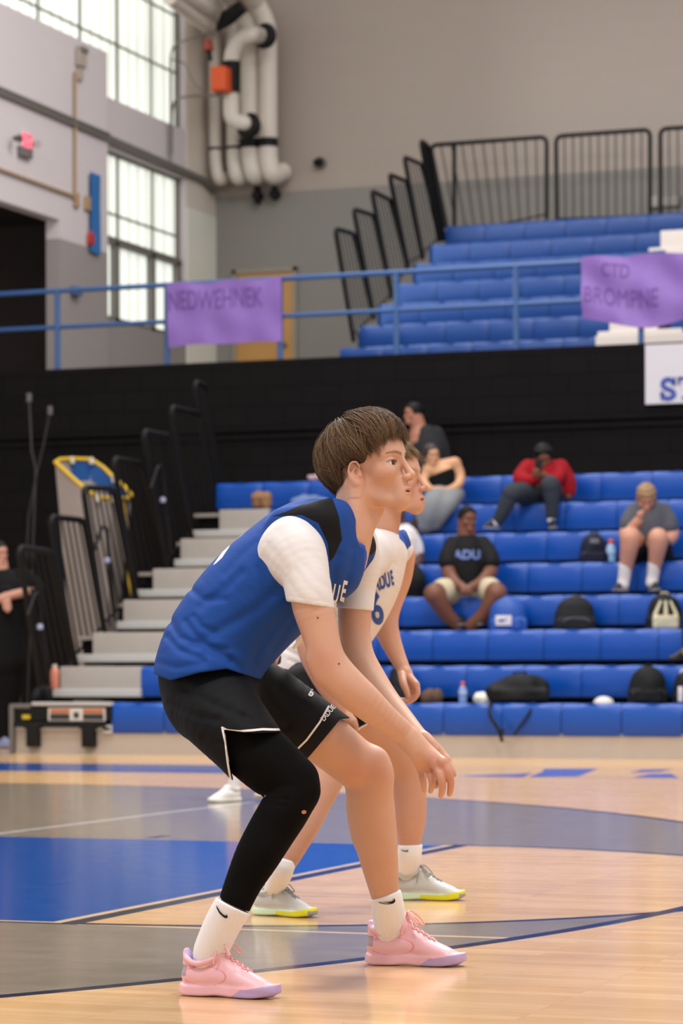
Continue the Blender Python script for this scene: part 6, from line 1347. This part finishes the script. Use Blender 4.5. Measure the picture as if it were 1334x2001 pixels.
part(MB().box(base[0]-.12, base[0]+.12, base[1]-.07, base[1]+.1, base[2]-.03, base[2]), 'stand', UNDER, t) if False else None
# small soft things
def lump(name, label, cat, px, py, k, wpx, hpx, m, dy=.44, seed=1, amp=.012, zt=None, dep=.1):
    fg, D = bag_frame(px, py, k, dy)
    if zt is not None: fg.o[2] = zt
    s = D/F; w_ = wpx/2*s; h = hpx*s; S = Sdf(); rng = np.random.default_rng(seed)
    for i in range(7): a = rng.uniform(-.6, .6); S.ell((a*w_, rng.uniform(-.4, .4)*dep, h*rng.uniform(.3, .55)), (w_*.42, dep*.6, h*.42), k=.02)
    c = rng.normal(0, 1, (5, 3))*40; S.func('d', 0, lambda p: sum(np.sin(p@c[i]+i) for i in range(5))*amp*.3); S.plane((0, 0, -1), (0, 0, .002), .003)
    o = sdf_obj(name, S, .006, m, None); o.location = fg.loc(); o.rotation_euler = (0, 0, TH); tag(o, label, cat); return o
lump('crumpled_towel', 'crumpled white cloth between the clear bottle and the slumped backpack', 'cloth', 942, 1374, 0, 36, 30, mat('white_tissue', 'D9D6C6', .8), seed=3)
lump('paper_bag', 'small brown bag lying beside the hand of the player in white', 'bag', 843, 1374, 0, 48, 34, mat('brown_canvas', '5B4638', .85, var=.15), seed=4, amp=.004)
lump('folded_jacket', 'grey-blue bundled clothing on the row behind the front player', 'clothing', 598, 996, 6, 88, 30, mat('grey_blue_cloth', '64799F', .85, var=.2, vs=20), seed=5, zt=rowZ(6)-.005, dy=.2)
lump('duffel_bag', 'tan soft bag on the gray steps behind the shoulder of the player in blue', 'bag', 513, 1030, 6, 44, 40, mat('tan_leather', '8A6748', .8, var=.2, vs=20), seed=6, dy=.1, zt=rowZ(6)-.006)
lump('small_pouch', 'small pinkish pouch on the topmost blue seat behind the head in front', 'bag', 612, 943, 7, 30, 14, mat('pink_cloth', 'B59AA0', .8), seed=8, dy=.2, zt=rowZ(7)-.004)
lump('shoe_bag', 'small black bag at the left end of the bleachers by the peach bottle', 'bag', 82, 1378, 0, 44, 32, BG, seed=10, zt=Z1-.004, dy=.2)
fg, D = bag_frame(1179, 1376, 0, .44); s = D/F; S = Sdf(); S.ell((0, 0, .02), (20*s, .09, 14*s), k=0); S.plane((0, 0, -1), (0, 0, .002), .002); t = thing('cap', 'white cap with a dark red brim lying on the second row', 'hat', fg.loc(), TH); sdf_obj('crown', S, .005, mat('cap_white', 'D3CEC9', .7), t)
S = Sdf(); S.ell((-.09, -.06, .012), (.06, .05, .008), k=0); sdf_obj('brim', S, .005, mat('cap_red', '8E2B2E', .7), t)
